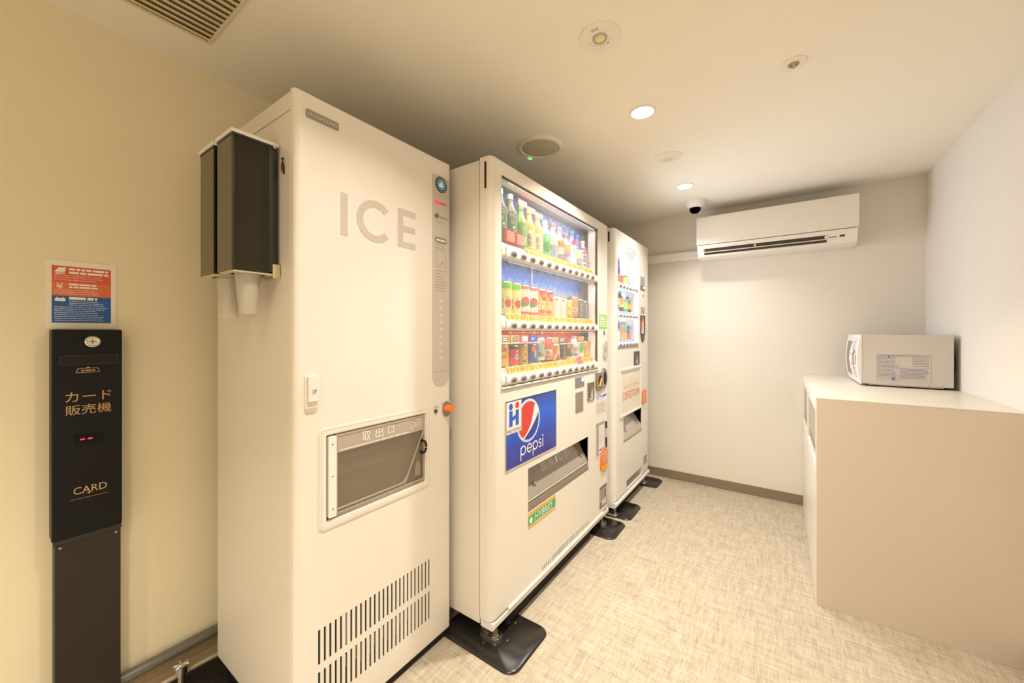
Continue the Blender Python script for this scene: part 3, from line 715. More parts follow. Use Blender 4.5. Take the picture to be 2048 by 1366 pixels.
def foot_assembly(parent, x, y, zt):
    m = MB(CHROME); m.prism(rrect(x - .045, x + .045, y - .024, y + .024, .022, 6), lambda a, b: (a, b, .007), lambda a, b: (a, b, .013))
    o = rrect(x - .048, x + .048, y - .027, y + .027, .026, 6); i_ = rrect(x - .041, x + .041, y - .020, y + .020, .019, 6); k = len(o)
    vs = [(a, b, .007) for a, b in o] + [(a, b, .021) for a, b in o] + [(a, b, .021) for a, b in i_] + [(a, b, .012) for a, b in i_]
    fs = []
    for q in range(k):
        j = (q + 1) % k
        for r in range(3): fs.append((r * k + q, r * k + j, (r + 1) * k + j, (r + 1) * k + q))
    m.add(vs, fs)
    m.lathe((x + .018, y + .002, .013), [(.018, 0), (.018, .006), (.009, .010), (.009, .020), (.0075, .021), (.0075, zt - .013)], 20)
    m.m(STEEL).lathe((x + .018, y + .002, .030), [(.0135, 0), (.0135, .010)], 6); m.lathe((x - .022, y - .001, .013), [(.012, 0), (.012, .007), (.006, .008), (.006, .022), (0, .022)], 6)
    return m.build('leveling_foot', parent, bevel=.0008)
def floor_plate(label, x0, x1, y0, y1):
    t = thing('anchor_plate', label, 'floor plate', ((x0 + x1) / 2, (y0 + y1) / 2, 0), 'black anchor plates under the drink machines')
    o = rrect(x0, x1, y0, y1, .045, 7, (0, 1, 1, 0)); i_ = rrect(x0, x1 - .007, y0 + .006, y1 - .006, .040, 7, (0, 1, 1, 0)); k = len(o)
    m = MB(PADM); vs = [(a, b, 0) for a, b in o] + [(a, b, .002) for a, b in o] + [(a, b, .007) for a, b in i_]; fs = [tuple(range(k - 1, -1, -1)), tuple(range(2 * k, 3 * k))]
    for q in range(k):
        j = (q + 1) % k; fs += [(q, j, k + j, k + q), (k + q, k + j, 2 * k + j, 2 * k + q)]
    m.add(vs, fs).build('plate', t, ang=60)
    for a, b in ((.32, .75), (.42, .80), (.36, .30), (.55, .45), (.20, .22)):
        MB(STEEL).lathe((x1 - .34 * (x1 - x0) * 2 * (1 - a) * .8 - .02, y0 + (y1 - y0) * b, .007), [(.0035, 0), (.003, .002), (0, .003)], 10).build('bolt', t)
    return t
floor_plate('black anchor plate at the near foot of the wide drink machine', -1.10, -.742, 1.065, 1.325)
floor_plate('black anchor plate at the far foot of the wide drink machine', -1.10, -.77, 2.095, 2.335)
floor_plate('black anchor plate at the near foot of the narrow drink machine', -1.10, -.765, 2.375, 2.635)
floor_plate('black anchor plate at the far foot of the narrow drink machine by the back wall', -1.10, -.762, 2.99, 3.20)

# ------------------------------------------------------------------ wide drink machine
FX = -.871; Y0, Y1 = 1.118, 2.290; TOP = 1.838
vm = thing('drink_vending_machine', 'wide cream drink vending machine with blue cola poster and three display rows', 'vending machine', (-1.25, 1.70, 0))
m = MB(PAINT); bx = FX - .066
m.box(-1.595, bx, Y0 + .004, Y0 + .030, .07, TOP - .004); m.box(-1.595, bx, Y1 - .030, Y1 - .004, .07, TOP - .004); m.box(-1.595, bx, Y0 + .03, Y1 - .03, TOP - .03, TOP - .004)
m.box(-1.595, bx, Y0 + .03, Y1 - .03, .07, .094); m.box(-1.595, -1.575, Y0 + .03, Y1 - .03, .094, TOP - .03); m.build('cabinet', vm, bevel=.003)
WIN = (1.174, 2.112, .968, 1.780); OUT = (1.362, 1.984, .418, .603)
holes = [WIN, OUT, (1.967, 2.060, .797, .900)]
n = 30
for k in range(n):
    yc = 1.485 + k * (1.99 - 1.485) / (n - 1); holes.append((yc - .004, yc + .004, .110, .132 + .010 * math.sin(math.pi * k / (n - 1))))
MB(PAINT2).panel(Y0, Y1, .098, TOP, FX, .060, holes, er=.030, er_z=.010).build('door', vm, ang=50)
m = MB(SEAM); frame_ring(m, Y0 + .006, Y1 - .006, .10, TOP - .01, .02, bx - .001, FX - .059); m.build('door_gasket', vm, smooth=False)
MB(BLACK).box(FX - .037, FX - .029, Y0 - .0015, Y0 + .006, TOP - .12, TOP - .020).build('hinge_cover', vm)
for k in range(n):
    yc = 1.485 + k * (1.99 - 1.485) / (n - 1); MB(BLACKM).box(FX - .050, FX - .003, yc - .0039, yc + .0039, .1101, .1315 + .010 * math.sin(math.pi * k / (n - 1))).build('vent_slot_shade', vm, smooth=False)  # black filler stands for the shade inside the vents
MB(BLACKM).box(-.905, -.897, 1.24, 2.065, .001, .070).build('black_strip', vm, smooth=False)  # black upright strip from the floor to the bottom rail
m = MB(PAINT3); m.py([(FX - .060, .066), (FX - .006, .066), (FX, .071), (FX, .090), (FX - .004, .094), (FX - .060, .094)], Y0 + .004, Y1 - .002); m.build('bottom_rail', vm, bevel=.001)
MB(PAINT2).py([(FX - .050, .094), (FX + .001, .094), (FX + .007, .100), (FX + .002, .106), (FX - .050, .106)], Y0 + .10, Y1 - .10).build('door_lip', vm)
for yy in (1.165, 2.235):
    foot_assembly(vm, FX - .045, yy, .068)
for yy in (1.165, 2.235): MB(STEEL).lathe((-1.54, yy, 0), [(.028, 0), (.028, .006), (.010, .010), (.010, .07)], 16).build('leveling_foot', vm)
# display niche
NX = -.990
GREYI = mat('niche_grey', (196, 188, 178), .45)
m = MB(GREYI); m.box(NX - .01, FX - .06, 2.236, 2.244, .95, 1.80); m.box(NX - .01, FX - .06, 1.160, 1.168, .95, 1.80); m.box(NX - .01, FX - .06, 1.168, 2.236, 1.795, 1.803); m.box(NX - .012, NX - .002, 1.168, 2.236, .95, 1.795)
m.build('display_niche', vm, smooth=False)
blue1 = gradient_print('backdrop_top_print', [(0, (190, 220, 250)), (.35, (70, 130, 226)), (.7, (66, 100, 206)), (1, (110, 130, 210))], .3, 9, 1.53, 1.79)
blue2 = gradient_print('backdrop_frost_print', [(0, (226, 226, 222)), (.52, (196, 204, 214)), (.64, (120, 166, 234)), (.74, (30, 104, 226)), (.88, (70, 140, 240)), (1, (130, 180, 244))], .34, 38, 1.24, 1.50)
red3 = gradient_print('backdrop_red_print', [(0, (248, 130, 96)), (.6, (244, 96, 66)), (1, (232, 80, 56))], .3, 12, 1.02, 1.20)
bo = MB(blue1).box(NX - .001, NX + .001, 1.17, 2.14, 1.53, 1.795).build('backdrop', vm, smooth=False, label='blue printed backdrop of the top row')
bo = MB(blue2).box(NX - .001, NX + .001, 1.17, 2.15, 1.235, 1.500).build('backdrop', vm, smooth=False, label='frosty blue printed backdrop of the middle row')
bo = MB(red3).box(NX - .001, NX + .001, 1.17, 2.15, 1.02, 1.205).build('backdrop', vm, smooth=False, label='red orange printed backdrop of the bottom row')
m = MB(); m.text('SUNTORY', (NX + .002, 1.86, 1.752), .40, .052, solid((150, 198, 232))); m.build('maker_lettering', vm, smooth=False)
m = MB(mat('frost_white', (226, 234, 244), .4))
m.px([(1.566, 1.50), (1.586, 1.50), (1.579, 1.44), (1.577, 1.38), (1.575, 1.33), (1.573, 1.38), (1.571, 1.44)], NX + .001, NX + .006); m.build('icicle_print', vm, smooth=False)
m = MB()
for yy, w_, c in ((1.50, .018, (246, 150, 60)), (1.60, .02, (246, 170, 70)), (1.68, .012, (250, 226, 170)), (1.80, .02, (240, 110, 80)), (1.90, .02, (250, 170, 90)), (1.40, .018, (246, 140, 60))):
    m.m(solid(c)).box(NX + .001, NX + .002, yy - w_ / 2, yy + w_ / 2, 1.168, 1.205)
m.build('backdrop_stripes', vm, smooth=False)
MB(mat('niche_post', (150, 140, 130), .4)).box(NX, NX + .012, 2.155, 2.168, .96, 1.79).build('niche_post', vm, smooth=False)
# shelves, bars, tags and buttons
BARS = [(1.490, .044, 1.532, 1.26), (1.206, .040, 1.246, 1.295), (.990, .044, 1.035, 1.27)]
SB = mat('shelf_plastic', (214, 206, 196), .4)
for zc, h, zs, yb in BARS:
    MB(SB).box(NX, -.893, 1.168, 2.236, zs - .010, zs).build('shelf', vm)
    MB(SB).hexa([(-.893, 1.175, zs - .010), (-.893, 2.112, zs - .010), (-.882, 2.112, zc + .006), (-.882, 1.175, zc + .006)], [(-.893, 1.175, zs), (-.893, 2.112, zs), (-.880, 2.112, zc + h / 2), (-.880, 1.175, zc + h / 2)]).build('shelf_front', vm, smooth=False)
    button_bar(vm, 1.176, 2.110, zc, h, -.888, -.868)
    MB(LGREY).box(-.874, -.8672, 1.196, 1.205, zc - h * .42, zc + h * .42).build('bar_clip', vm)
    for k in range(12): button(vm, -.8685, 1.254 + .0708 * k, zc)
PR = [['', ''] + ['140'] * 10, ['130', '120', '130', '130', '120', '120', '130', '130', '120', '130', '120', '120'], ['120', '130', '120', '120', '130', '130', '120', '120', '120', '', '130', '120']]
for r, (zc, h, zs, yb) in enumerate(BARS):
    for k in range(12):
        y = 1.262 + .0708 * k
        if r == 0 and k < 2:
            m = MB(mat('clear_card', (222, 212, 200), .4)).box(-.889, -.888, y - .033, y + .033, zc + h / 2 - .004, zs - .002); m.lines(-.8875, y - .028, y + .028, zs - .018, zs - .008, 1, INKN, .8, 0); m.build('price_tag', vm, smooth=False)
        elif r == 2 and k == 9: price_tag(vm, -.893, y, zc + h / 2 - .003, None, col=(226, 92, 84))
        else: price_tag(vm, -.893, y, zc + h / 2 - .001, PR[r][k], col=(252, 192, 84) if k % 3 else (250, 204, 104))
m = MB(mat('pale_divider', (240, 236, 228), .4))
for k in range(4):
    y = 1.335 + k * .0735 - .01
    mm = MB(mat('pale_divider', (240, 236, 228), .4)).hexa([(-.970, y, 1.036), (-.894, y, 1.014), (-.894, y + .004, 1.014), (-.970, y + .004, 1.036)], [(-.970, y, 1.076), (-.894, y, 1.020), (-.894, y + .004, 1.020), (-.970, y + .004, 1.076)]); mm.build('shelf_divider', vm, smooth=False)
for k, (y, zz, w_) in enumerate(((1.262, 1.595, .056), (1.334, 1.590, .056))):
    m = MB(solid((226, 56, 50))).box(-.900, -.892, y - .034, y + .034, 1.540, 1.592); m.m(solid((250, 196, 186))).box(-.892, -.8915, y - .020, y + .030, 1.547, 1.586); m.lines(-.891, y - .016, y + .026, 1.550, 1.583, 3, solid((214, 120, 110)), .4, .1); m.build('new_item_card', vm, smooth=False)
m = MB(solid((232, 80, 60))).box(-.940, -.936, 1.385, 1.455, 1.735, 1.765); m.m(solid((250, 200, 190))).box(-.936, -.9355, 1.392, 1.452, 1.740, 1.760); m.lines(-.935, 1.396, 1.448, 1.742, 1.758, 2, solid((220, 80, 60)), .5, 0); m.build('bottle_topper', vm, smooth=False)
m = MB(solid((226, 160, 110))).box(-.940, -.938, 1.462, 1.530, 1.728, 1.752); m.lines(-.9375, 1.466, 1.526, 1.732, 1.748, 2, solid((210, 100, 60)), .5, 0); m.build('bottle_topper', vm, smooth=False)
m = MB(solid((222, 170, 130))).box(-.940, -.938, 1.535, 1.600, 1.722, 1.744); m.lines(-.9375, 1.54, 1.596, 1.726, 1.740, 2, solid((210, 120, 80)), .5, 0); m.build('bottle_topper', vm, smooth=False)
# fill lights added to brighten the unlit rows, behind each header
for zt, en in ((1.776, 1.1), (1.462, .9), (1.182, .7)):
    dl = bpy.data.lights.new('display_area_light', 'AREA'); dl.shape = 'RECTANGLE'; dl.size = .03; dl.size_y = .85; dl.energy = en; dl.color = (1, .96, .90)
    do = bpy.data.objects.new('display_area_light', dl); do.location = (-.895, 1.66, zt); do.rotation_euler = (0, math.radians(12), 0); COL.objects.link(do)
# window glass panes between the bars
VG = glass('display_glass', (.96, .97, .97), 1.55, haze=.07, hazecol=(236, 230, 222))
for a, b in ((1.512, 1.780), (1.226, 1.468), (1.012, 1.186)):
    MB(VG).box(-.8835, -.8815, 1.174, 2.112, a, b).build('window_pane', vm, smooth=False)
m = MB(mat('window_gasket', (92, 80, 64), .5)); m.box(FX - .012, FX - .0005, 2.1085, 2.112, .968, 1.780); m.box(FX - .012, FX - .0005, 1.174, 2.112, 1.7765, 1.780); m.build('window_gasket', vm, smooth=False)
m = MB(LGREY); m.py([(FX - .004, .960), (FX + .004, .956), (FX + .006, .962), (FX + .001, .968), (FX - .004, .968)], 1.172, 2.114); m.build('window_sill', vm)
# panel furniture
x = FX
m = MB(PADM if 0 else mat('lcd_grey', (126, 126, 128), .2)).box(x, x + .0015, 1.813, 1.924, .888, .942); m.m(mat('lcd_digit', (170, 232, 240), .4, emit=1.3)).box(x + .0016, x + .002, 1.892, 1.920, .916, .938); m.build('price_display', vm, smooth=False)
m = MB(MGREY); frame_ring(m, 1.967, 2.060, .797, .900, .006, x - .002, x + .004); m.build('coin_slot_frame', vm, bevel=.001)
m = MB(DKGREY).box(x - .045, x - .043, 1.967, 2.060, .797, .900); m.m(STEEL).hexa([(x - .043, 1.985, .812), (x - .043, 2.045, .812), (x - .008, 2.045, .806), (x - .008, 1.985, .806)], [(x - .043, 1.985, .865), (x - .043, 2.045, .865), (x - .03, 2.045, .855), (x - .03, 1.985, .855)]); m.build('coin_slot', vm)
m = MB(mat('amber_glow', (255, 170, 60), .3, emit=.8)).box(x - .028, x - .026, 2.000, 2.030, .850, .862); m.m(mat('aqua_glow', (170, 225, 215), .3, emit=.6)).box(x - .020, x - .018, 1.995, 2.028, .834, .845); m.build('slot_lamps', vm, smooth=False)
MB(mat('taupe_reader_panel', (142, 130, 114), .35)).px(rrect(1.819, 1.911, .758, .864, .003), x, x + .002).build('card_reader', vm)
m = MB(mat('metallic_grey', (150, 142, 136), .3, metal=.6)); m.px(rrect(2.078, 2.165, .838, .945, .035, 8, (1, 1, 0, 0)), x, x + .012); m.px(circ(2.195, .905, .048, 28, .062), x, x + .010); m.build('bill_entry_bezel', vm, bevel=.002)
m = MB(BLACKM).px(circ(2.124, .893, .026, 22, .036), x + .012, x + .0125); m.px(circ(2.205, .905, .022, 22, .040), x + .010, x + .0105); m.build('bill_entry_mouth', vm, smooth=False)
m = MB(AMBER).hexa([(x + .012, 2.100, .868), (x + .012, 2.114, .862), (x + .020, 2.114, .862), (x + .020, 2.100, .868)], [(x + .012, 2.132, .914), (x + .012, 2.146, .910), (x + .018, 2.146, .910), (x + .018, 2.132, .914)]); m.build('bill_guide', vm, bevel=.002)
for yy, zz in ((2.172, .862), (2.172, .935)): MB(STEEL).lathe((x + .012, yy, zz), [(.004, 0), (.003, .002), (0, .002)], 10, 'x').build('screw', vm)
m = MB(solid((236, 232, 240))).box(x, x + .0006, 2.090, 2.258, .772, .826); m.text('H', (x + .001, 2.112, .797), .028, .036, solid((120, 110, 210))); m.lines(x + .001, 2.14, 2.24, .79, .812, 1, solid((150, 140, 220)), .5, 0); m.px([(2.135, .776), (2.25, .800), (2.25, .812)], x + .0006, x + .001)
m.build('operator_sticker', vm, smooth=False)
m = MB().lines(x + .0008, 2.095, 2.25, .700, .765, 6, INKG, .25); m.build('fine_print', vm, smooth=False)
m = MB(solid((140, 206, 96))).box(x, x + .0008, 2.134, 2.253, 1.200, 1.286); m.lines(x + .001, 2.145, 2.24, 1.210, 1.278, 5, solid((226, 244, 204)), .5, .1); m.text('鍵', (x + .0012, 2.19, 1.262), .03, .018, WPRINT); m.build('green_sticker', vm, smooth=False)
MB(DKGREY).px(circ(2.213, 1.176, .008, 12, .014), x, x + .002).build('keyhole', vm)
m = MB(LGREY).px(rrect(2.196, 2.258, 1.016, 1.130, .030, 8), x, x + .006); m.m(CHROME).lathe((x + .006, 2.227, 1.084), [(.014, 0), (.012, .004), (0, .005)], 16, 'x'); m.build('door_lock', vm, bevel=.001)
# memo holder with pen
m = MB(mat('memo_holder', (170, 162, 152), .4)).box(x, x + .008, 2.097, 2.112, .463, .650); m.box(x, x + .004, 2.097, 2.205, .632, .652); m.build('memo_holder', vm, bevel=.001)
m = MB(solid((236, 230, 232))).box(x, x + .003, 2.114, 2.205, .470, .632); m.lines(x + .0032, 2.122, 2.198, .52, .622, 8, solid((190, 184, 190)), .3); m.lines(x + .0034, 2.13, 2.20, .478, .496, 1, solid((110, 96, 206)), .6, 0); m.build('memo_card', vm, smooth=False)
m = MB(BLACK).tube([(x + .006, 2.232, .640), (x + .006, 2.233, .600)], .0055, 10); m.m(LGREY).tube([(x + .006, 2.233, .600), (x + .006, 2.233, .545)], .005, 10); m.m(BLACK).tube([(x + .006, 2.233, .545), (x + .006, 2.234, .490), (x + .006, 2.234, .478)], [.005, .005, .001], 10); m.build('pen', vm)
m = MB(mat('orange_return_cup', (238, 138, 54), .35)).px(rrect(2.148, 2.255, .345, .487, .050, 8), x, x + .007); m.m(mat('return_flap', (228, 156, 120), .25)).px(rrect(2.165, 2.24, .392, .462, .025, 8), x + .007, x + .009); m.m(AMBER).px(rrect(2.162, 2.244, .355, .384, .012, 5), x + .007, x + .009); m.build('coin_return', vm, bevel=.0015)
m = MB(mat('rating_plate', (120, 108, 92), .4)).box(x, x + .001, 2.143, 2.254, .135, .262); frame_ring(m.m(SB), 2.150, 2.248, .175, .240, .004, x + .001, x + .0016); m.m(SB).box(x + .001, x + .0015, 2.175, 2.242, .146, .176); m.lines(x + .0018, 2.156, 2.24, .184, .230, 5, SB, .4); m.build('rating_plate', vm, smooth=False)
# product outlet with translucent flap
m = MB(mat('outlet_shell', (96, 86, 74), .45)); ox = FX - .15
m.box(ox - .003, ox, 1.36, 1.986, .41, .61); m.box(ox, FX - .005, 1.357, 1.362, .415, .606); m.box(ox, FX - .005, 1.984, 1.989, .415, .606); m.box(ox, FX - .005, 1.362, 1.984, .603, .608); m.box(ox, FX - .005, 1.362, 1.984, .412, .418)
m.build('outlet_shell', vm, smooth=False)
FL = mat('smoky_flap', (152, 142, 130), .22, coat=.5)
yA, yB = 1.366, 1.980
MB(FL).py([(FX - .075, .600), (FX - .072, .602), (FX - .040, .530), (FX - .010, .480), (FX - .006, .462), (FX - .010, .462), (FX - .016, .478), (FX - .044, .526)], yA, yB).build('outlet_flap', vm)
MB(mat('outlet_sill', (128, 116, 102), .3, coat=.4)).py([(FX - .05, .418), (FX, .419), (FX + .001, .432), (FX - .004, .445), (FX - .006, .458), (FX - .05, .458)], yA - .003, yB + .003).build('outlet_sill', vm, bevel=.001)
m = MB(mat('flap_edge', (206, 196, 182), .3)).py([(FX - .008, .4585), (FX - .003, .4585), (FX - .003, .4615), (FX - .008, .4615)], yA, yB); m.build('flap_edge', vm, smooth=False)
for yy in (1.45, 1.93): MB(MGREY).lathe((FX - .026, yy, .507), [(.010, 0), (.010, .006), (.006, .009), (0, .009)], 14, 'x').build('flap_stud', vm)
m = MB(WPRINT); d = Vector((-.032, 0, .072)).normalized(); o = Vector((FX - .0385, 0, .545))
def fl(y, s): v = Vector((FX - .040, y, .530)) + d * s + Vector((.0014, 0, .0006)); return tuple(v)
def flq(y0, y1, s0, s1): m.add([fl(y0, s0), fl(y1, s0), fl(y1, s1), fl(y0, s1)], [(0, 1, 2, 3)])
for k in range(5): flq(1.545, 1.60, .002 + k * .009, .0045 + k * .009)
for a, b, s0, s1 in ((1.61, 1.67, -.0, .001), (1.61, 1.67, .044, .0455), (1.61, 1.612, 0, .045), (1.668, 1.67, 0, .045), (1.765, 1.83, 0, .001), (1.765, 1.83, .044, .045), (1.828, 1.83, 0, .045)): flq(a, b, s0, s1)
for k in range(4): flq(1.62, 1.66, .008 + k * .009, .011 + k * .009)
for k in range(4): flq(1.772, 1.82, .008 + k * .009, .0105 + k * .009)
m.add([fl(1.680, .004), fl(1.70, .004), fl(1.705, .03), fl(1.695, .042), fl(1.688, .03)], [(0, 1, 2, 3, 4)])
for k in range(20):
    a0, a1 = 2 * math.pi * k / 20, 2 * math.pi * (k + 1) / 20
    for r0, r1 in ((.020, .023), (.013, .016)): m.add([fl(1.737 + r * math.cos(a), .022 + r * math.sin(a)) for a, r in ((a0, r0), (a1, r0), (a1, r1), (a0, r1))], [(0, 1, 2, 3)])
m.build('flap_pictograms', vm, smooth=False)
# poster
PZ0, PZ1, PY0, PY1 = .639, .908, 1.200, 1.604
poster = MB(gradient_print('cola_blue_print', [(0, (62, 58, 150)), (.35, (36, 74, 190)), (.65, (30, 96, 220)), (1, (48, 70, 140))], .5, 4, PZ0, PZ1)).px(rrect(PY0, PY1, PZ0, PZ1, .010), x - .0, x + .0012).build('poster_panel', vm, smooth=False)
poster.data.materials[0].node_tree.nodes['Principled BSDF'].inputs['Roughness'].default_value = .08
m = MB(LGREY); frame_ring(m, PY0 - .003, PY1 + .003, PZ0 - .003, PZ1 + .003, .003, x, x + .003); m.build('poster_frame', vm, smooth=False)
gy, gz, gr = 1.365, .808, .083
x2 = x + .0015
m = MB(solid((196, 214, 246))).px(circ(gy, gz, gr + .008, 40), x2 - .0003, x2)
def arcp(a0, a1, r, n=20): return [(gy + r * math.cos(math.radians(a0 + (a1 - a0) * i / n)), gz + r * math.sin(math.radians(a0 + (a1 - a0) * i / n))) for i in range(n + 1)]
m.m(solid((240, 234, 226))).px(circ(gy, gz, gr, 40), x2, x2 + .0003)
# red upper field bounded by a wave
def bez(p0, p1, p2, p3, n=14): return [tuple((1 - t) ** 3 * a + 3 * (1 - t) ** 2 * t * b + 3 * (1 - t) * t * t * c + t ** 3 * d for a, b, c, d in zip(p0, p1, p2, p3)) for t in [i / n for i in range(n + 1)]]
red = arcp(52, 236, gr * .97, 26); w1 = bez(red[-1], (gy + .010, gz - .045), (gy + .030, gz + .0), (red[0][0] - .004, red[0][1]))
m.m(solid((214, 62, 56))).px(red + w1[1:-1], x2 + .0003, x2 + .0006)
blu = arcp(244, 378, gr * .97, 22); w2 = bez(blu[-1], (gy + .060, gz - .008), (gy + .010, gz - .048), (blu[0][0], blu[0][1]))
m.m(solid((28, 66, 170))).px(blu + w2[1:-1], x2 + .0003, x2 + .0006)
m.build('poster_globe', vm, smooth=False)
# round soft lettering
m = MB(WPRINT)
def ring(y, z, ry, rz, w, a0=0, a1=360, n=24):
    pts = []
    for i in range(n + 1):
        a = math.radians(a0 + (a1 - a0) * i / n); pts.append((x2 + .0006, y + ry * math.cos(a), z + rz * math.sin(a)))
    for i in range(n + 1):
        a = math.radians(a0 + (a1 - a0) * i / n); pts.append((x2 + .0006, y + (ry - w) * math.cos(a), z + (rz - w) * math.sin(a)))
    m.add(pts, [(i, i + 1, n + 2 + i, n + 1 + i) for i in range(n)])
def bar(y0, y1, z0, z1): m.add([(x2 + .0009, y0, z0), (x2 + .0009, y1, z0), (x2 + .0009, y1, z1), (x2 + .0009, y0, z1)], [(0, 1, 2, 3)])
W0 = .0058; lz = .691
ring(1.322, lz, .021, .020, W0); bar(1.301, 1.301 + W0, lz - .040, lz + .016)
ring(1.370, lz, .020, .020, W0, 0, 325); bar(1.352, 1.388, lz - .0025, lz + .0025)
ring(1.417, lz, .021, .020, W0); bar(1.396, 1.396 + W0, lz - .040, lz + .016)
ring(1.456, lz + .0085, .011, .0105, .005, 20, 270, 16); ring(1.456, lz - .0075, .012, .0115, .005, -160, 90, 16)
bar(1.477, 1.477 + W0, lz - .019, lz + .019); bar(1.476, 1.484, lz + .025, lz + .033)
m.build('poster_lettering', vm, smooth=False)
m = MB(solid((240, 232, 220))).box(x2 + .0006, x2 + .0009, 1.203, 1.308, .778, .904); x3 = x2 + .0013; bl = solid((36, 92, 206)); rd = solid((226, 50, 52))
m.m(bl).box(x3 - .0003, x3, 1.222, 1.244, .806, .868); m.box(x3 - .0003, x3, 1.266, 1.288, .806, .868); m.hexa([(x3 - .0003, 1.244, .826), (x3 - .0003, 1.266, .834), (x3, 1.266, .834), (x3, 1.244, .826)], [(x3 - .0003, 1.244, .842), (x3 - .0003, 1.266, .850), (x3, 1.266, .850), (x3, 1.244, .842)])
m.px(circ(1.233, .884, .013, 20), x3 - .0003, x3); m.m(rd).px(circ(1.277, .886, .013, 20), x3 - .0003, x3); m.text('HACHIYOH', (x3, 1.255, .789), .096, .014, INKN); m.build('operator_logo', vm, smooth=False)
# hybrid sticker
m = MB(solid((222, 178, 88))).box(x, x + .0008, 1.362, 1.600, .345, .414); m.m(solid((60, 178, 108))).box(x + .0008, x + .0012, 1.362, 1.600, .362, .398); 
m.text('HYBRID', (x + .0018, 1.490, .380), .150, .028, WPRINT, shear=.3); m.m(WPRINT).px(circ(1.384, .378, .012, 18), x + .0012, x + .0016); m.lines(x + .0018, 1.42, 1.58, .352, .360, 1, WPRINT, .5, 0); m.build('hybrid_sticker', vm, smooth=False)

# ---- products of the wide machine
ROT = -.55
FRX = -.912
G1 = 'drinks in the top row of the wide machine'; G2 = 'drinks in the middle row of the wide machine'; G3 = 'drinks in the bottom row of the wide machine'
zr = 1.533
def y1_(k): return 1.258 + .0725 * k
grn = solid((92, 150, 104))
def tea(m, c, R, z):
    m.wtext('特', c, R, z + .135, .024, .024, WPRINT, .0); m.wtext('茶', c, R, z + .108, .020, .020, WPRINT); m.decal(c, R, z + .085, el(.006, .006), WPRINT, .2, 10, 2); m.wrect(c, R, z + .150, z + .158, -.026, .026, solid((200, 196, 170)))
    m.wtext('体脂肪', c, R, z + .060, .010, .034, WPRINT, .35, vert=True); m.decal(c, R, z + .145, el(.008, .007), solid((196, 150, 130)), -.45, 10, 2)
bottle('leftmost green tea bottle in top row, behind a red card', G1, y1_(0), zr, .032, .235, (88, 150, 108), (196, 214, 190), [(.03, .62, (96, 152, 112))], tea, hood=solid((120, 122, 88)))
bottle('second green tea bottle from left in top row, behind a red card', G1, y1_(1), zr, .032, .232, (88, 150, 108), (196, 214, 190), [(.03, .62, (96, 146, 112))], tea, hood=solid((124, 122, 90)))
bottle('bright green tea bottle under a red topper card', G1, y1_(2) + .004, zr, .031, .205, (118, 176, 88), (120, 170, 100), [(.08, .60, (112, 180, 96))],
       lambda m, c, R, z: (m.decal(c, R, z + .045, el(.013, .017), solid((180, 214, 160)), .25), m.wtext('緑茶', c, R, z + .085, .016, .05, solid((214, 232, 190)), .2, vert=True)), hood=solid((140, 170, 76)))
def mugi(m, c, R, z):
    m.wtext('麦茶', c, R, z + .060, .022, .062, INKK, -.20, vert=True); m.wtext('やさしい', c, R, z + .064, .010, .062, INKK, .42, vert=True)
bottle('first amber barley tea bottle with cream label', G1, y1_(3), zr, .031, .205, (232, 178, 88), (236, 196, 120), [(.12, .52, (236, 222, 180))], mugi, hood=solid((222, 160, 84)))
bottle('second amber barley tea bottle with cream label, further right', G1, y1_(4), zr, .031, .203, (232, 178, 88), (236, 196, 120), [(.12, .52, (236, 222, 180))], mugi, hood=solid((222, 160, 84)))
bottle('deep green melon soda bottle with round leaf mark', G1, y1_(5), zr, .031, .190, (96, 172, 110), (226, 236, 226), [(.45, .62, (96, 190, 120))], lambda m, c, R, z: (m.decal(c, R, z + .055, el(.020, .024), solid((20, 130, 50))), m.wtext('P', c, R, z + .102, .012, .018, WPRINT, .2)), hood=solid((196, 214, 196)))
bottle('clear bottle with white label, black writing and red neck tag', G1, y1_(6), zr, .030, .195, CLEAR, (230, 90, 84), [(.42, .66, (232, 224, 208))], lambda m, c, R, z: (m.wtext('日本の', c, R, z + .113, .030, .014, INKK), m.wtext('天然水', c, R, z + .095, .030, .014, INKK), m.wtext('水', c, R, z + .045, .02, .03, solid((110, 100, 170)))))
bottle('orange labelled bottle with dark base and rosy shoulder', G1, y1_(7), zr, .030, .190, (220, 190, 170), (216, 130, 110), [(.42, .62, (226, 140, 60)), (.03, .25, (128, 118, 110))], lambda m, c, R, z: (m.wtext('BIG', c, R, z + .099, .03, .022, INKK), m.lines), hood=solid((214, 168, 160)))
bottle('small bottle with bright orange label and red cap', G1, y1_(8), zr, .028, .172, CLEAR, (236, 100, 80), [(.40, .62, (246, 150, 80)), (.02, .12, (244, 130, 90))], lambda m, c, R, z: m.wtext('みず', c, R, z + .05, .03, .016, INKN))
bottle('water bottle with blue cap and red round mark', G1, y1_(9), zr, .030, .200, CLEAR, (60, 110, 200), [(.05, .58, (216, 228, 236))], lambda m, c, R, z: (m.decal(c, R, z + .135, el(.012, .013), solid((226, 40, 70))), m.wtext('X', c, R, z + .095, .02, .018, INKK), m.wtext('天然', c, R, z + .05, .026, .014, solid((90, 150, 200)))))
bottle('pale yellow marked water bottle with dark blue top', G1, y1_(10), zr, .030, .195, CLEAR, (30, 84, 190), [(.30, .55, (232, 228, 176))], lambda m, c, R, z: (m.decal(c, R, z + .142, el(.013, .013), solid((230, 40, 60))), m.wtext('フレ', c, R, z + .05, .03, .014, solid((210, 190, 60)))), hood=solid((50, 104, 196)))
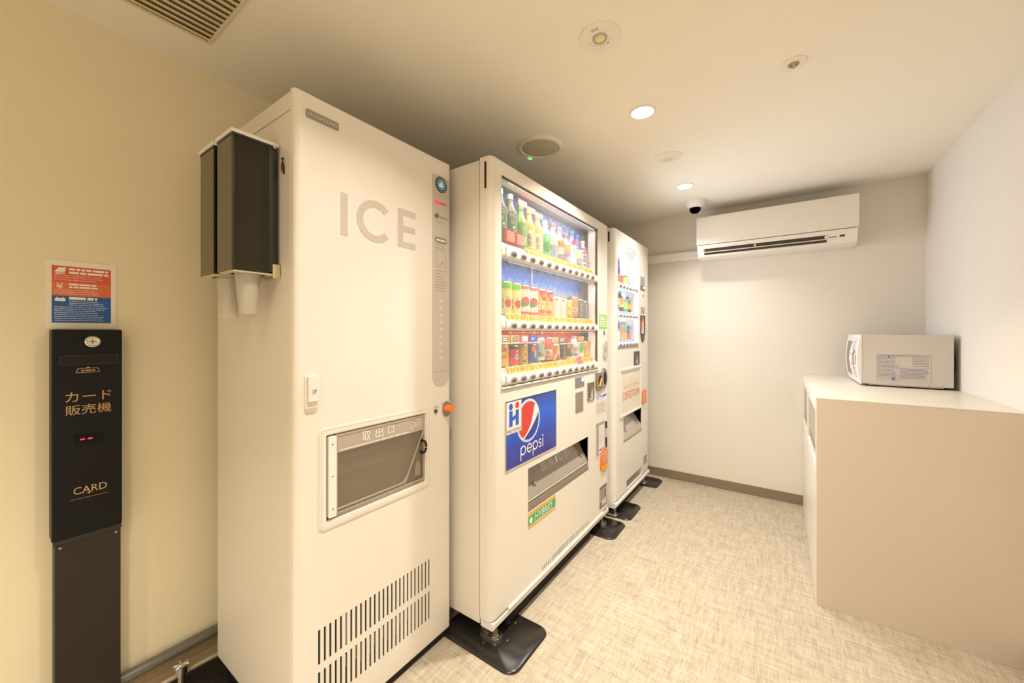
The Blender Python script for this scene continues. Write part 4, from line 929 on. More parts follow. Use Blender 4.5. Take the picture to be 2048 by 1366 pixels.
bottle('white bottle with pink and violet patches, rightmost in top row', G1, y1_(11), zr, .029, .175, (228, 222, 232), (226, 222, 228), [(.72, .74, (220, 120, 140))], lambda m, c, R, z: (m.decal(c, R, z + .105, el(.015, .011), solid((230, 110, 130))), m.decal(c, R, z + .080, el(.013, .008), solid((130, 130, 200))), m.decal(c, R, z + .058, el(.014, .011), solid((230, 110, 140))), m.decal(c, R, z + .032, el(.013, .008), solid((120, 150, 210)))))
zr = 1.248
def y2_(k): return 1.290 + .0712 * k
def apple(m, c, R, z):
    m.decal(c, R, z + .052, lambda t: (.0155 * math.cos(t) * (1 + .08 * math.cos(2 * t)), .0185 * math.sin(t) - (.004 if abs(math.cos(t)) < .3 and math.sin(t) > 0 else 0)), solid((232, 72, 60)), .25, 18)
    m.decal(c, R, z + .075, el(.006, .003), solid((150, 200, 100)), .05, 8, 1); m.wrect(c, R, z + .068, z + .076, .0085, .0095, INKK); m.wtext('APPLE', c, R, z + .052, .007, .044, INKK, -.50, vert=True)
    m.wrect(c, R, z + .112, z + .134, -.030, .022, solid((112, 196, 70)))
can('leftmost pale yellow apple juice can with green band', 'can', G2, y2_(0), zr, .032, .142, [(.76, (236, 222, 158)), (1, (214, 214, 96))], apple)
can('second pale yellow apple juice can, beside the strawberry cans', 'can', G2, y2_(1), zr, .032, .142, [(.76, (236, 222, 158)), (1, (214, 214, 96))], apple)
def berry(m, c, R, z):
    m.decal(c, R, z + .066, lambda t: (.022 * math.cos(t), .022 * math.sin(t) * (1.0 if math.sin(t) > 0 else .95)), solid((232, 84, 70)), 0, 16); m.decal(c, R + .0004, z + .055, el(.016, .012), solid((70, 160, 84)), -.35, 12)
    m.wtext('つぶ', c, R, z + .118, .026, .012, INKK); m.wtext('いちご', c, R, z + .102, .020, .010, INKK, .1); m.wtext('ミルク', c, R, z + .030, .020, .010, INKN, .3); m.wtext('SWEET', c, R, z + .012, .034, .009, solid((250, 200, 190)), .1)
can('left white can with big strawberry print and red rim', 'can', G2, y2_(2), zr, .032, .140, [(.13, (226, 64, 84)), (.9, (244, 232, 224)), (1, (232, 96, 80))], berry)
can('right white can with big strawberry print, beside the orange cans', 'can', G2, y2_(3), zr, .032, .138, [(.13, (226, 64, 84)), (.9, (244, 232, 224)), (1, (232, 96, 80))], berry)
def deka(m, c, R, z):
    m.m(solid((196, 62, 60))); n = 8; vs = []
    for i in range(n + 1):
        q = i / n; u = -.018 + .046 * q + ROT * R; zt = .128; vs += [(c[0] + R * math.cos(u / R), c[1] + R * math.sin(u / R), z + zt), (c[0] + R * math.cos(u / R), c[1] + R * math.sin(u / R), z + max(.080, .128 - .055 * (q * 1.6 + .1)))]
    m.add(vs, [(2 * i, 2 * i + 1, 2 * i + 3, 2 * i + 2) for i in range(n)])
    m.wrect(c, R, z + .076, z + .079, -.034, .034, solid((244, 226, 190))); m.wtext('DE', c, R + .0004, z + .048, .032, .022, WPRINT, 0); m.wtext('CA', c, R, z + .028, .030, .016, solid((226, 84, 60)), .2); m.wtext('甘味', c, R + .0004, z + .105, .022, .016, solid((250, 214, 196)), .3)
    m.decal(c, R, z + .030, el(.012, .010), solid((232, 90, 60)), -.1)
can('left orange and red slashed energy can', 'can', G2, y2_(4), zr, .032, .136, [(.05, (120, 70, 40)), (1, (248, 176, 66))], deka)
can('right orange and red slashed energy can', 'can', G2, y2_(5), zr, .032, .134, [(.05, (120, 70, 40)), (1, (248, 176, 66))], deka)
def pinkp(m, c, R, z):
    m.wrect(c, R, z + .006, z + .092, -.004, .022, solid((244, 222, 206))); m.wtext('ロイヤル', c, R + .0004, z + .050, .010, .066, INKG, .15, vert=True); m.lines; m.decal(c, R, z + .095, el(.010, .005), solid((150, 110, 90)), .0, 10, 2)
can('left short pale pink can with white panel', 'can', G2, y2_(6), zr, .030, .112, [(.94, (246, 204, 188)), (1, (238, 226, 200))], pinkp)
can('right short pale pink can with white panel', 'can', G2, y2_(7), zr, .030, .110, [(.94, (246, 204, 188)), (1, (238, 226, 200))], pinkp)
can('short amber can with pale yellow top figure', 'can', G2, y2_(8), zr, .029, .104, [(.92, (240, 178, 74)), (1, (240, 220, 90))], lambda m, c, R, z: (m.decal(c, R, z + .078, el(.010, .012), solid((250, 206, 96))), m.wtext('BOSS', c, R, z + .056, .026, .008, INKK), m.decal(c, R, z + .015, el(.014, .010), solid((238, 120, 70)))))
can('rusty brown can with white writing block, middle row', 'can', G2, y2_(9), zr, .030, .126, [(.12, (90, 100, 96)), (1, (190, 128, 104))], lambda m, c, R, z: (m.wrect(c, R, z + .044, z + .070, -.018, .022, solid((226, 190, 170))), m.wtext('BG', c, R + .0004, z + .057, .024, .018, INKK)))
dk = lambda m, c, R, z: (m.wtext('BLACK', c, R, z + .056, .012, .076, solid((190, 186, 182)), .1, vert=True), None)
can('left dark grey slim can near end of middle row', 'can', G2, y2_(10), zr, .029, .118, [(1, (100, 94, 92))], dk)
can('rightmost dark grey slim can of middle row', 'can', G2, y2_(11), zr, .029, .112, [(1, (112, 106, 102))], dk)
zr = 1.037
def y3_(k): return 1.268 + .0742 * k
can('leftmost golden orange coffee can of bottom row', 'can', G3, y3_(0), zr, .033, .092, [(1, (240, 180, 70))], lambda m, c, R, z: (m.decal(c, R, z + .070, el(.014, .010), solid((214, 120, 40))), m.wtext('BOSS', c, R, z + .042, .030, .008, INKK), m.decal(c, R, z + .058, el(.009, .006), solid((250, 206, 110)))))
can('crimson and black coffee can with white badge', 'can', G3, y3_(1), zr, .030, .088, [(.25, (216, 70, 50)), (.85, (220, 60, 86)), (1, (56, 48, 46))], lambda m, c, R, z: (m.decal(c, R, z + .038, el(.011, .012), solid((206, 214, 196)), .45), m.wtext('贅', c, R + .0004, z + .038, .010, .010, INKK, .45), m.decal(c, R, z + .062, el(.006, .004), solid((250, 210, 90)), .5)))
can('gold coffee can with dark emblem in bottom row', 'can', G3, y3_(2), zr, .030, .090, [(1, (200, 160, 84))], lambda m, c, R, z: (m.decal(c, R, z + .048, el(.013, .018), solid((226, 186, 80)), .2), m.wtext('金', c, R + .0004, z + .046, .014, .014, INKK, .2), m.wtext('微糖', c, R, z + .016, .022, .010, INKK)))
can('blue coffee can with orange blaze in bottom row', 'can', G3, y3_(3), zr, .030, .090, [(1, (52, 78, 156))], lambda m, c, R, z: (m.decal(c, R, z + .068, el(.012, .016), solid((240, 110, 80)), .1), m.decal(c, R, z + .045, el(.010, .022), solid((150, 180, 190)), .55)))
can('tall silver grey can with black signature script', 'can', G3, y3_(4), zr + .010, .029, .108, [(.08, (230, 220, 205)), (1, (190, 186, 170))], lambda m, c, R, z: (m.wtext('Bo', c, R, z + .030, .026, .020, INKK), m.decal(c, R, z + .085, el(.010, .008), solid((160, 156, 140)), .3)))
can('tall red orange can with black signature script', 'can', G3, y3_(5), zr + .010, .030, .108, [(.16, (206, 100, 70)), (.46, (240, 206, 170)), (1, (226, 112, 84))], lambda m, c, R, z: (m.wtext('Bo', c, R, z + .033, .026, .020, INKK), m.decal(c, R, z + .063, el(.014, .008), solid((236, 80, 110)), -.2)))
def blackbox(m, c, R, z): m.wtext('BLACK', c, R, z + .04, .012, .064, solid((206, 186, 140)), .25, vert=True)
can('cream and orange spotted can, left of the black can', 'can', G3, y3_(6), zr, .029, .086, [(1, (240, 196, 140))], lambda m, c, R, z: (m.decal(c, R, z + .055, el(.014, .022), solid((232, 140, 70)), -.2), m.decal(c, R, z + .02, el(.008, .012), solid((220, 60, 60)), .3), m.wrect(c, R, z + .006, z + .08, .018, .024, solid((250, 240, 214)))))
can('black slim can with gold lettering in bottom row', 'can', G3, y3_(7), zr, .029, .086, [(1, (66, 58, 52))], blackbox)
can('charcoal can with orange top patch and yellow foot', 'can', G3, y3_(8), zr, .029, .086, [(.12, (236, 190, 60)), (1, (98, 88, 92))], lambda m, c, R, z: (m.decal(c, R, z + .070, el(.013, .014), solid((244, 120, 84)), -.1), m.wrect(c, R, z + .034, z + .06, .004, .024, solid((210, 150, 90)))))
bottle('small white bottle can with grey cap, bottom row', G3, y3_(9), zr, .030, .122, (232, 220, 204), (176, 164, 156), [], lambda m, c, R, z: (m.wtext('DA', c, R, z + .052, .024, .012, INKK), m.decal(c, R, z + .020, el(.016, .008), solid((130, 110, 180)))), shoulder=.62, neck=.6)
can('white and green striped can in bottom row', 'can', G3, y3_(10), zr, .029, .090, [(1, (226, 216, 190))], lambda m, c, R, z: (m.wrect(c, R, z + .025, z + .086, -.012, .014, solid((126, 184, 96))), m.decal(c, R, z + .025, el(.018, .015), solid((236, 228, 196)), .0)))
can('rightmost mustard yellow can of bottom row', 'can', G3, y3_(11), zr, .029, .092, [(1, (228, 172, 90))], lambda m, c, R, z: (m.wrect(c, R, z + .01, z + .075, -.004, .010, solid((244, 200, 90))),))
# header cards above the four short cans
for k, (c1, c2, tx) in enumerate((((214, 180, 90), (90, 74, 40), '冷たい'), ((226, 170, 90), (60, 60, 50), '濃い'), ((226, 84, 84), (250, 190, 180), '期間限定'), ((60, 70, 170), (240, 240, 250), 'NEW'))):
    y = y3_(k) + .012
    m = MB(solid(c1)).box(-.934, -.931, y - .031, y + .031, 1.134, 1.166); m.m(solid(c2)).box(-.931, -.9305, y - .020, y + .024, 1.139, 1.161) if k != 3 else m.m(solid((24, 40, 140))).px(circ(y - .008, 1.150, .014, 18), -.931, -.9305)
    if k == 3: m.text(tx, (-.930, y - .008, 1.150), .022, .012, WPRINT)
    else: m.lines(-.930, y - .016, y + .020, 1.142, 1.158, 2, WPRINT if k != 1 else solid((240, 180, 120)), .5, .15)
    m.build('header_card', vm, smooth=False)
MB(SB).box(-.975, -.912, 1.20, 1.53, 1.130, 1.134).build('header_shelf', vm)
for k in (6, 7):
    y = y3_(k); m = MB(solid((236, 214, 160) if k == 6 else (110, 108, 92))).box(-.934, -.931, y - .030, y + .026, 1.128, 1.154); m.lines(-.9305, y - .024, y + .02, 1.132, 1.150, 2, solid((90, 110, 70) if k == 6 else (210, 204, 190)), .5, .1); m.build('header_card', vm, smooth=False)
y = y3_(10); MB(solid((240, 140, 90))).box(-.936, -.932, y - .028, y + .045, 1.132, 1.156).build('header_card', vm, smooth=False)
m = MB(solid((66, 78, 66))).box(-.905, -.898, 1.67, 1.735, 1.034, 1.052); m.text('BLACK', (-.8975, 1.702, 1.043), .05, .010, WPRINT); m.build('name_strip', vm, smooth=False)
m = MB(solid((66, 82, 76))).box(-.905, -.898, 1.915, 1.985, 1.246, 1.262); m.text('BLACK', (-.8975, 1.95, 1.254), .05, .010, WPRINT); m.build('name_strip', vm, smooth=False)

# ------------------------------------------------------------------ narrow drink machine (lit display)
FX = -.850; Y0, Y1 = 2.345, 3.095; TOP = 1.842
vn = thing('drink_vending_machine', 'narrow cream drink vending machine with brightly lit display by back wall', 'vending machine', (-1.22, 2.72, 0))
m = MB(PAINT); bx = FX - .062
m.box(-1.560, bx, Y0 + .004, Y0 + .030, .075, TOP - .004); m.box(-1.560, bx, Y1 - .030, Y1 - .004, .075, TOP - .004); m.box(-1.560, bx, Y0 + .03, Y1 - .03, TOP - .03, TOP - .004)
m.box(-1.560, bx, Y0 + .03, Y1 - .03, .075, .10); m.box(-1.560, -1.540, Y0 + .03, Y1 - .03, .10, TOP - .03); m.build('cabinet', vn, bevel=.003)
holes = [(2.392, 2.822, 1.084, 1.765), (2.501, 2.903, .448, .618), (2.562, 2.905, .118, .176), (2.880, 2.972, 1.175, 1.300), (2.726, 2.838, .950, 1.040)]
MB(PAINT3).panel(Y0, Y1, .105, TOP, FX, .056, holes, er=.030, er_z=.010).build('door', vn, ang=50)
# rounded upper corners of the window
m = MB(PAINT3)
for yc, sy in ((2.392, 1), (2.822, -1)):
    r = .040; pts = [(yc, 1.765)] + [(yc + sy * r - sy * r * math.sin(math.radians(a)), 1.765 - r + r * math.cos(math.radians(a))) for a in range(0, 91, 10)]
    if sy < 0: pts = pts[::-1]
    m.px(pts, FX - .056, FX - .0002)
m.build('window_corner', vn, smooth=False)
MB(SEAM).box(bx - .001, FX - .055, Y0 + .008, Y1 - .008, .11, TOP - .01).build('door_gasket', vn, smooth=False) if 0 else None
m = MB(SEAM); frame_ring(m, Y0 + .006, Y1 - .006, .11, TOP - .01, .02, bx - .001, FX - .055); m.build('door_gasket', vn, smooth=False)
MB(BLACK).box(FX - .046, FX - .036, Y0 - .0015, Y0 + .006, TOP - .085, TOP - .022).build('hinge_cover', vn)
m = MB(PAINT3); m.py([(FX - .056, .068), (FX - .004, .068), (FX + .006, .078), (FX + .006, .094), (FX, .102), (FX - .056, .102)], Y0 - .002, Y1); m.build('bottom_rail', vn, bevel=.001)
for yy in (2.40, 3.03): foot_assembly(vn, FX - .045, yy, .072); MB(STEEL).lathe((-1.50, yy, 0), [(.028, 0), (.028, .006), (.010, .010), (.010, .075)], 16).build('leveling_foot', vn)
MB(BLACKM).box(FX - .075, FX - .058, 2.54, 2.92, .115, .18).build('vent_chamber', vn, smooth=False)
MB(BLACKM).box(-.893, -.886, 2.455, 2.965, .001, .074).build('black_strip', vn, smooth=False)  # black strip set upright below the narrow machine
NX = -.965
lit = gradient_print('lit_backdrop_top', [(0, (150, 206, 250)), (.35, (196, 228, 252)), (.6, (250, 252, 255)), (1, (255, 255, 255))], .22, 7, 1.50, 1.78, emit=1.0)
lit2 = gradient_print('lit_backdrop_lower', [(0, (226, 230, 250)), (.5, (250, 252, 255)), (1, (255, 255, 255))], .2, 9, 1.10, 1.46, emit=1.0)
m = MB(lit).box(NX - .002, NX, 2.36, 2.90, 1.47, 1.79); m.build('backlit_panel', vn, smooth=False, label='glowing pale blue backdrop of the top row')
m = MB(lit2).box(NX - .002, NX, 2.36, 2.90, 1.06, 1.468); m.build('backlit_panel', vn, smooth=False, label='glowing white backdrop of the lower rows')
m = MB(WHITE); m.box(NX, FX - .056, 2.362, 2.366, 1.06, 1.79); m.box(NX, FX - .056, 2.88, 2.884, 1.06, 1.79); m.box(NX, FX - .056, 2.366, 2.88, 1.786, 1.79); m.box(NX, FX - .056, 2.366, 2.88, 1.06, 1.064); m.build('display_niche', vn, smooth=False)
TUBE = mat('led_tube', (236, 242, 255), .3, emit=9)
MB(TUBE).box(FX - .052, FX - .044, 2.866, 2.876, 1.09, 1.77).build('light_strip', vn, smooth=False)
MB(TUBE).box(FX - .052, FX - .040, 2.40, 2.86, 1.775, 1.783).build('light_strip', vn, smooth=False)
B3 = mat('lit_button_bar', (236, 230, 228), .3)
for zc, zs in ((1.482, 1.515), (1.290, 1.322), (1.098, 1.130)):
    MB(WHITE).box(NX, -.876, 2.366, 2.88, zs - .006, zs).build('shelf', vn)
    button_bar(vn, 2.394, 2.820, zc, .028, -.868, -.851, mt=B3)
    for k in range(6): button(vn, -.851, 2.445 + .066 * k, zc, .013, .010)
    for k in range(6):
        m = MB(solid((226, 226, 250))).box(-.8745, -.8735, 2.415 + .066 * k, 2.472 + .066 * k, zc + .0155, zc + .034); m.text('150' if k % 2 else '130', (-.873, 2.4435 + .066 * k, zc + .025), .036, .012, solid((110, 110, 190))); m.build('price_tag', vn, smooth=False)
for a, b in ((1.496, 1.765), (1.304, 1.468), (1.112, 1.276)): MB(glass('lit_display_glass', (.97, .98, 1), 1.45)).box(-.865, -.863, 2.392, 2.822, a, b).build('window_pane', vn, smooth=False)
MB(MGREY).box(FX, FX + .004, 2.392, 2.822, 1.078, 1.084).build('window_sill', vn)
m = MB(); 
m.text('涼', (NX + .0008, 2.800, 1.640), .06, .07, solid((150, 206, 226))); m.text('5℃', (NX + .0008, 2.800, 1.560), .07, .05, solid((90, 130, 190))); m.lines(NX + .0008, 2.66, 2.86, 1.50, 1.545, 2, solid((110, 140, 220)), .5, .1)
m.build('backdrop_print', vn, smooth=False)
FRX = -.890
N1 = 'drinks in the lit top row of the narrow machine'; N2 = 'drinks in the lit middle row of the narrow machine'; N3 = 'drinks in the lit bottom row of the narrow machine'
can('orange and violet carton-like can at left of lit top row', 'can', N1, 2.545, 1.515, .030, .170, [(.35, (232, 130, 90)), (.6, (120, 84, 130)), (1, (214, 170, 120))], lambda m, c, R, z: m.decal(c, R, z + .12, el(.014, .034), solid((110, 100, 220)), -.1))
can('rust coloured cup can beside the lime can', 'can', N1, 2.61, 1.515, .030, .060, [(1, (200, 120, 100))])
can('lime yellow can with green rim in lit top row', 'can', N1, 2.690, 1.515, .031, .066, [(.88, (216, 220, 90)), (1, (130, 160, 100))], lambda m, c, R, z: m.decal(c, R, z + .034, el(.015, .018), solid((244, 232, 110))))
bottle('slim violet water bottle at left of lit middle row', N2, 2.530, 1.322, .026, .135, (222, 206, 240), (240, 240, 248), [(.08, .35, (160, 110, 210))], lambda m, c, R, z: m.wtext('水', c, R, z + .07, .016, .016, INKN))
bottle('dark capped bottle with yellow label in lit middle row', N2, 2.620, 1.322, .029, .146, (96, 88, 84), (180, 180, 196), [(.22, .66, (240, 222, 120))], lambda m, c, R, z: m.wtext('茶', c, R, z + .065, .020, .030, solid((220, 110, 50))))
bottle('short bright green bottle in lit middle row', N2, 2.700, 1.322, .026, .100, (180, 230, 150), (220, 240, 220), [(.05, .25, (80, 190, 110))])
bottle('black and amber bottle in lit middle row', N2, 2.785, 1.322, .029, .130, (84, 80, 80), (220, 190, 180), [(.18, .48, (236, 176, 80)), (.5, .8, (190, 190, 180))], lambda m, c, R, z: m.wtext('麦', c, R, z + .08, .018, .02, INKK))
bottle('squat pale yellow bottle at right of lit middle row', N2, 2.850, 1.322, .024, .070, (240, 226, 170), (236, 236, 220))
can('round violet marked cup at left of lit bottom row', 'can', N3, 2.545, 1.130, .028, .130, [(.4, (240, 230, 236)), (1, (226, 206, 232))], lambda m, c, R, z: m.decal(c, R, z + .095, el(.018, .024), solid((150, 130, 200))))
can('orange soup can in lit bottom row', 'can', N3, 2.615, 1.130, .029, .110, [(.5, (246, 176, 100)), (1, (236, 220, 190))], lambda m, c, R, z: m.decal(c, R, z + .07, el(.014, .016), solid((236, 190, 160))))
can('green and gold can in lit bottom row', 'can', N3, 2.685, 1.130, .029, .125, [(.35, (244, 190, 110)), (1, (150, 210, 190))], lambda m, c, R, z: m.decal(c, R, z + .085, el(.015, .02), solid((226, 226, 150))))
can('blue and red can in lit bottom row', 'can', N3, 2.755, 1.130, .029, .100, [(.4, (240, 110, 90)), (1, (90, 130, 210))], lambda m, c, R, z: m.wtext('缶', c, R, z + .07, .022, .02, WPRINT))
can('pink can at right of lit bottom row', 'can', N3, 2.828, 1.130, .028, .085, [(.5, (250, 180, 176)), (1, (236, 210, 220))], lambda m, c, R, z: m.wtext('ココア', c, R, z + .045, .010, .05, INKG, 0, vert=True))
x = FX
m = MB(mat('payment_panel', (110, 100, 96), .25)).box(x, x + .002, 2.872, 2.985, 1.495, 1.535); m.m(mat('lcd_digit2', (190, 250, 240), .4, emit=3)).box(x + .002, x + .0026, 2.940, 2.972, 1.512, 1.528); m.build('price_display', vn, smooth=False)
m = MB(solid((190, 200, 204))).box(x, x + .0006, 2.872, 2.985, 1.538, 1.600); m.lines(x + .001, 2.878, 2.98, 1.540, 1.598, 5, solid((120, 146, 150)), .6, .1); m.build('payment_sticker', vn, smooth=False)
MB(DKGREY).px(circ(2.94, 1.455, .007, 10, .013), x, x + .002).build('keyhole', vn)
m = MB(solid((196, 180, 172))).box(x, x + .0006, 2.88, 2.985, 1.320, 1.372); m.lines(x + .001, 2.885, 2.98, 1.323, 1.370, 5, INKG, .5, .1); m.build('fine_print', vn, smooth=False)
m = MB(DKGREY); frame_ring(m, 2.872, 2.980, 1.165, 1.308, .008, x - .002, x + .006); m.box(x - .05, x - .048, 2.875, 2.977, 1.17, 1.305); m.px([(2.880, 1.165), (2.892, 1.125), (2.925, 1.105), (2.958, 1.125), (2.972, 1.165)], x, x + .006); m.build('bill_entry_bezel', vn, bevel=.001)
m = MB(ORANGE).hexa([(x - .04, 2.90, 1.20), (x - .04, 2.95, 1.20), (x - .002, 2.95, 1.215), (x - .002, 2.90, 1.215)], [(x - .04, 2.92, 1.275), (x - .04, 2.965, 1.275), (x - .015, 2.965, 1.260), (x - .015, 2.92, 1.260)]); m.build('bill_guide', vn)
m = MB(DKGREY); frame_ring(m, 2.722, 2.842, .946, 1.044, .010, x - .002, x + .004); m.box(x - .05, x - .048, 2.726, 2.838, .95, 1.04); m.build('coin_slot', vn, bevel=.001)
MB(STEEL).hexa([(x - .045, 2.75, .96), (x - .045, 2.82, .96), (x - .01, 2.82, .955), (x - .01, 2.75, .955)], [(x - .045, 2.75, 1.0), (x - .045, 2.82, 1.0), (x - .03, 2.82, .99), (x - .03, 2.75, .99)]).build('coin_chute', vn)
m = MB(mat('poster_frame_white', (240, 234, 226), .4)); frame_ring(m, 2.424, 2.880, .624, .938, .012, x, x + .008); m.build('poster_frame', vn, bevel=.002)
m = MB(solid((238, 228, 210))).box(x, x + .003, 2.436, 2.868, .636, .926); m.build('poster_panel', vn, smooth=False)
m = MB(LGREY).box(x + .003, x + .004, 2.46, 2.85, .905, .914)
m.text('おいしさ広がる', (x + .004, 2.66, .815), .30, .034, solid((240, 186, 170))); m.text('COFFEESTATION', (x + .004, 2.655, .755), .35, .055, solid((236, 128, 112))); m.text('★', (x + .004, 2.66, .862), .02, .02, solid((240, 186, 170))); m.build('poster_lettering', vn, smooth=False)
m = MB(mat('orange_return_cup', (238, 138, 54), .35)).px(rrect(2.905, 3.010, .640, .745, .014), x, x + .006); m.m(mat('return_flap', (228, 156, 120), .25)).box(x + .006, x + .008, 2.92, 2.965, .655, .735); m.build('coin_return', vn, bevel=.001)
m = MB(mat('outlet_shell', (96, 86, 74), .45)); ox = FX - .13
m.box(ox - .003, ox, 2.50, 2.905, .44, .625); m.box(ox, FX - .005, 2.496, 2.501, .445, .62); m.box(ox, FX - .005, 2.903, 2.908, .445, .62); m.box(ox, FX - .005, 2.501, 2.903, .618, .622); m.box(ox, FX - .005, 2.501, 2.903, .443, .448); m.build('outlet_shell', vn, smooth=False)
MB(mat('pale_flap', (178, 168, 156), .25, coat=.5)).py([(FX - .085, .614), (FX - .080, .617), (FX - .040, .550), (FX - .006, .500), (FX + .004, .462), (FX - .002, .450), (FX - .012, .462), (FX - .016, .494), (FX - .046, .546)], 2.505, 2.899).build('outlet_flap', vn)
m = MB(WPRINT); m.add([(FX - .0165, 2.60, .519), (FX - .0165, 2.80, .519), (FX - .0295, 2.80, .538), (FX - .0295, 2.60, .538)], [(0, 1, 2, 3)]); m.build('flap_pictograms', vn, smooth=False)
for yy in (2.57, 2.84): MB(MGREY).lathe((FX - .014, yy, .512), [(.008, 0), (.008, .008), (0, .009)], 12, 'x').build('flap_stud', vn)
m = MB(SB); frame_ring(m, 2.955, 3.045, .262, .312, .004, x, x + .001); m.m(MGREY).box(x, x + .001, 2.955, 3.045, .175, .235); m.lines(x + .0015, 2.96, 3.04, .18, .23, 4, SB, .4); m.build('rating_plate', vn, smooth=False)
LN = bpy.data.lights.new('display_area_light', 'AREA'); LN.shape = 'RECTANGLE'; LN.size = .6; LN.size_y = .40; LN.energy = 6; LN.color = (.82, .90, 1.0); LN.spread = math.radians(150)
lo = bpy.data.objects.new('display_area_light', LN); lo.location = (-.878, 2.62, 1.42); lo.rotation_euler = (0, -math.pi / 2, 0); COL.objects.link(lo)

# ------------------------------------------------------------------ air conditioner, duct cover
t = thing('air_conditioner', 'white wall-mounted split air conditioner high on the back wall', 'air conditioner', (-.055, BY, 1.722))
xa, xb = -.500, .387; yf = 3.050
ACW = mat('aircon_white', (236, 228, 216), .35)
prof = [(BY - .001, 2.020), (yf + .03, 2.020), (yf + .006, 2.012), (yf, 1.99), (yf, 1.812), (BY - .001, 1.812)]
MB(ACW).prism(prof, lambda a, b: (xa, a, b), lambda a, b: (xb, a, b)).build('upper_case', t, bevel=.004)
prof = [(BY - .001, 1.809), (yf + .004, 1.809), (yf + .004, 1.795), (yf + .040, 1.728), (yf + .075, 1.716), (BY - .001, 1.722)]
MB(ACW).prism(prof, lambda a, b: (xa + .004, a, b), lambda a, b: (xb - .004, a, b)).build('lower_case', t, bevel=.004)
ex = Vector((0, .036, -.067)).normalized()
def ac(x, s, d=0.0): v = Vector((x, yf + .004, 1.795)) + ex * s; nrm = Vector((0, -.067, -.036)).normalized(); v += nrm * d; return tuple(v)
m = MB(mat('aircon_outlet_dark', (58, 46, 36), .5)); m.add([ac(-.452, .015, .001), ac(.238, .015, .001), ac(.238, .060, .001), ac(-.452, .060, .001)], [(0, 1, 2, 3)]); m.build('air_outlet', t, smooth=False)
MB(ACW).hexa([ac(-.452, .037, .001), ac(.238, .037, .001), ac(.238, .037, .010), ac(-.452, .037, .010)], [ac(-.452, .041, .001), ac(.238, .041, .001), ac(.238, .041, .010), ac(-.452, .041, .010)]).build('louvre', t, smooth=False)
m = MB(CHROME)
for xx in (-.448, -.14, .232): m.hexa([ac(xx - .006, .017, .001), ac(xx + .006, .017, .001), ac(xx + .006, .017, .006), ac(xx - .006, .017, .006)], [ac(xx - .006, .035, .001), ac(xx + .006, .035, .001), ac(xx + .006, .035, .006), ac(xx - .006, .035, .006)])
m.build('louvre_clip', t, smooth=False)
MB(ACW).hexa([ac(-.458, .064, 0), ac(.246, .064, 0), ac(.246, .064, .006), ac(-.458, .064, .006)], [ac(-.458, .072, 0), ac(.246, .072, 0), ac(.246, .072, .006), ac(-.458, .072, .006)]).build('louvre', t, smooth=False)
m = MB(INKK); m.add([ac(.298, .022, .0015), ac(.322, .022, .0015), ac(.322, .034, .0015), ac(.298, .034, .0015)], [(0, 3, 2, 1)]); m.build('receiver_window', t, smooth=False)
m = MB(INKK)
for k in range(5): m.add([ac(.262 + k * .005, .028, .0015), ac(.2655 + k * .005, .028, .0015), ac(.2655 + k * .005, .033, .0015), ac(.262 + k * .005, .033, .0015)], [(0, 3, 2, 1)])
m.add([ac(.250, .034, .0015), ac(.259, .034, .0015), ac(.2545, .026, .0015)], [(0, 1, 2)]); m.build('maker_mark', t, smooth=False)
m = MB(mat('duct_cover', (232, 226, 218), .4)); m.prism(rrect(3.224, BY, 1.744, 1.812, .010), lambda a, b: (-1.45, a, b), lambda a, b: (-.500, a, b)); o = m.build('pipe_cover', loc=(-.9, BY, 1.778)); tag(o, 'long white square duct cover running left from the air conditioner', 'duct cover')

# ------------------------------------------------------------------ counter with bin hatches
t = thing('counter_cabinet', 'tall white counter cabinet with bin hatches along the right wall', 'counter', (.42, 2.69, 0))
cx0, cx1, cy0, cy1, ch = .127, RX - .001, 2.114, BY - .001, .896
MB(mat('beige_end_panel', (214, 200, 184), .4)).box(cx0 + .003, cx1, cy0, cy0 + .022, .0, ch - .0045).build('end_panel', t, bevel=.001)
MB(MELA).box(cx0, cx1, cy0, cy1, ch - .004, ch).box(cx0 + .018, cx1, cy0 + .023, cy1, ch - .024, ch - .0045).build('worktop', t)
DR = mat('white_front_panel', (238, 231, 219), .35)
MB(DR).box(cx0, cx0 + .003, cy0, cy0 + .022, 0, ch - .0045).build('edge_strip', t, smooth=False)
m = MB(DR).box(cx0, cx0 + .018, cy0 + .023, cy1, ch - .026, ch - .0045); m.box(cx0, cx0 + .018, cy0 + .023, cy1, .583 - .0, .598); m.box(cx0, cx0 + .018, cy0 + .023, cy0 + .037, .598, ch - .026); m.box(cx0, cx0 + .018, 2.725, 2.765, .598, ch - .026); m.box(cx0, cx0 + .018, cy1 - .04, cy1, .598, ch - .026); m.box(cx0, cx0 + .018, cy0 + .035, cy1 - .04, .858, ch - .026)
m.build('front_frame', t, bevel=.001)
HB = mat('bin_hatch_grey', (176, 164, 148), .4)
for a, b in ((cy0 + .037, 2.723), (2.767, cy1 - .042)):
    h = MB(HB).box(cx0 + .008, cx0 + .013, a, b, .600, .856).build('bin_hatch', t, bevel=.001)
    MB(DKGREY).box(cx0 + .0065, cx0 + .008, a + .06, b - .06, .640, .645).build('hatch_slot', h, smooth=False)
    MB(WHITE).box(cx0 + .003, cx0 + .008, a + .002, b - .002, .828, .850).build('hatch_lip', h)
MB(DKGREY).box(cx0 + .001, cx0 + .003, cy0 + .045, cy0 + .060, .800, .815).build('hatch_latch', t)
for a, b in ((cy0, 2.743), (2.747, cy1)): MB(DR).box(cx0, cx0 + .018, a + .023, b - .001, .004, .580).build('door_panel', t, bevel=.001)
MB(DKGREY).box(cx0 + .02, cx1 - .01, cy0 + .03, cy1 - .02, .004, .58).build('inner_box', t, smooth=False)

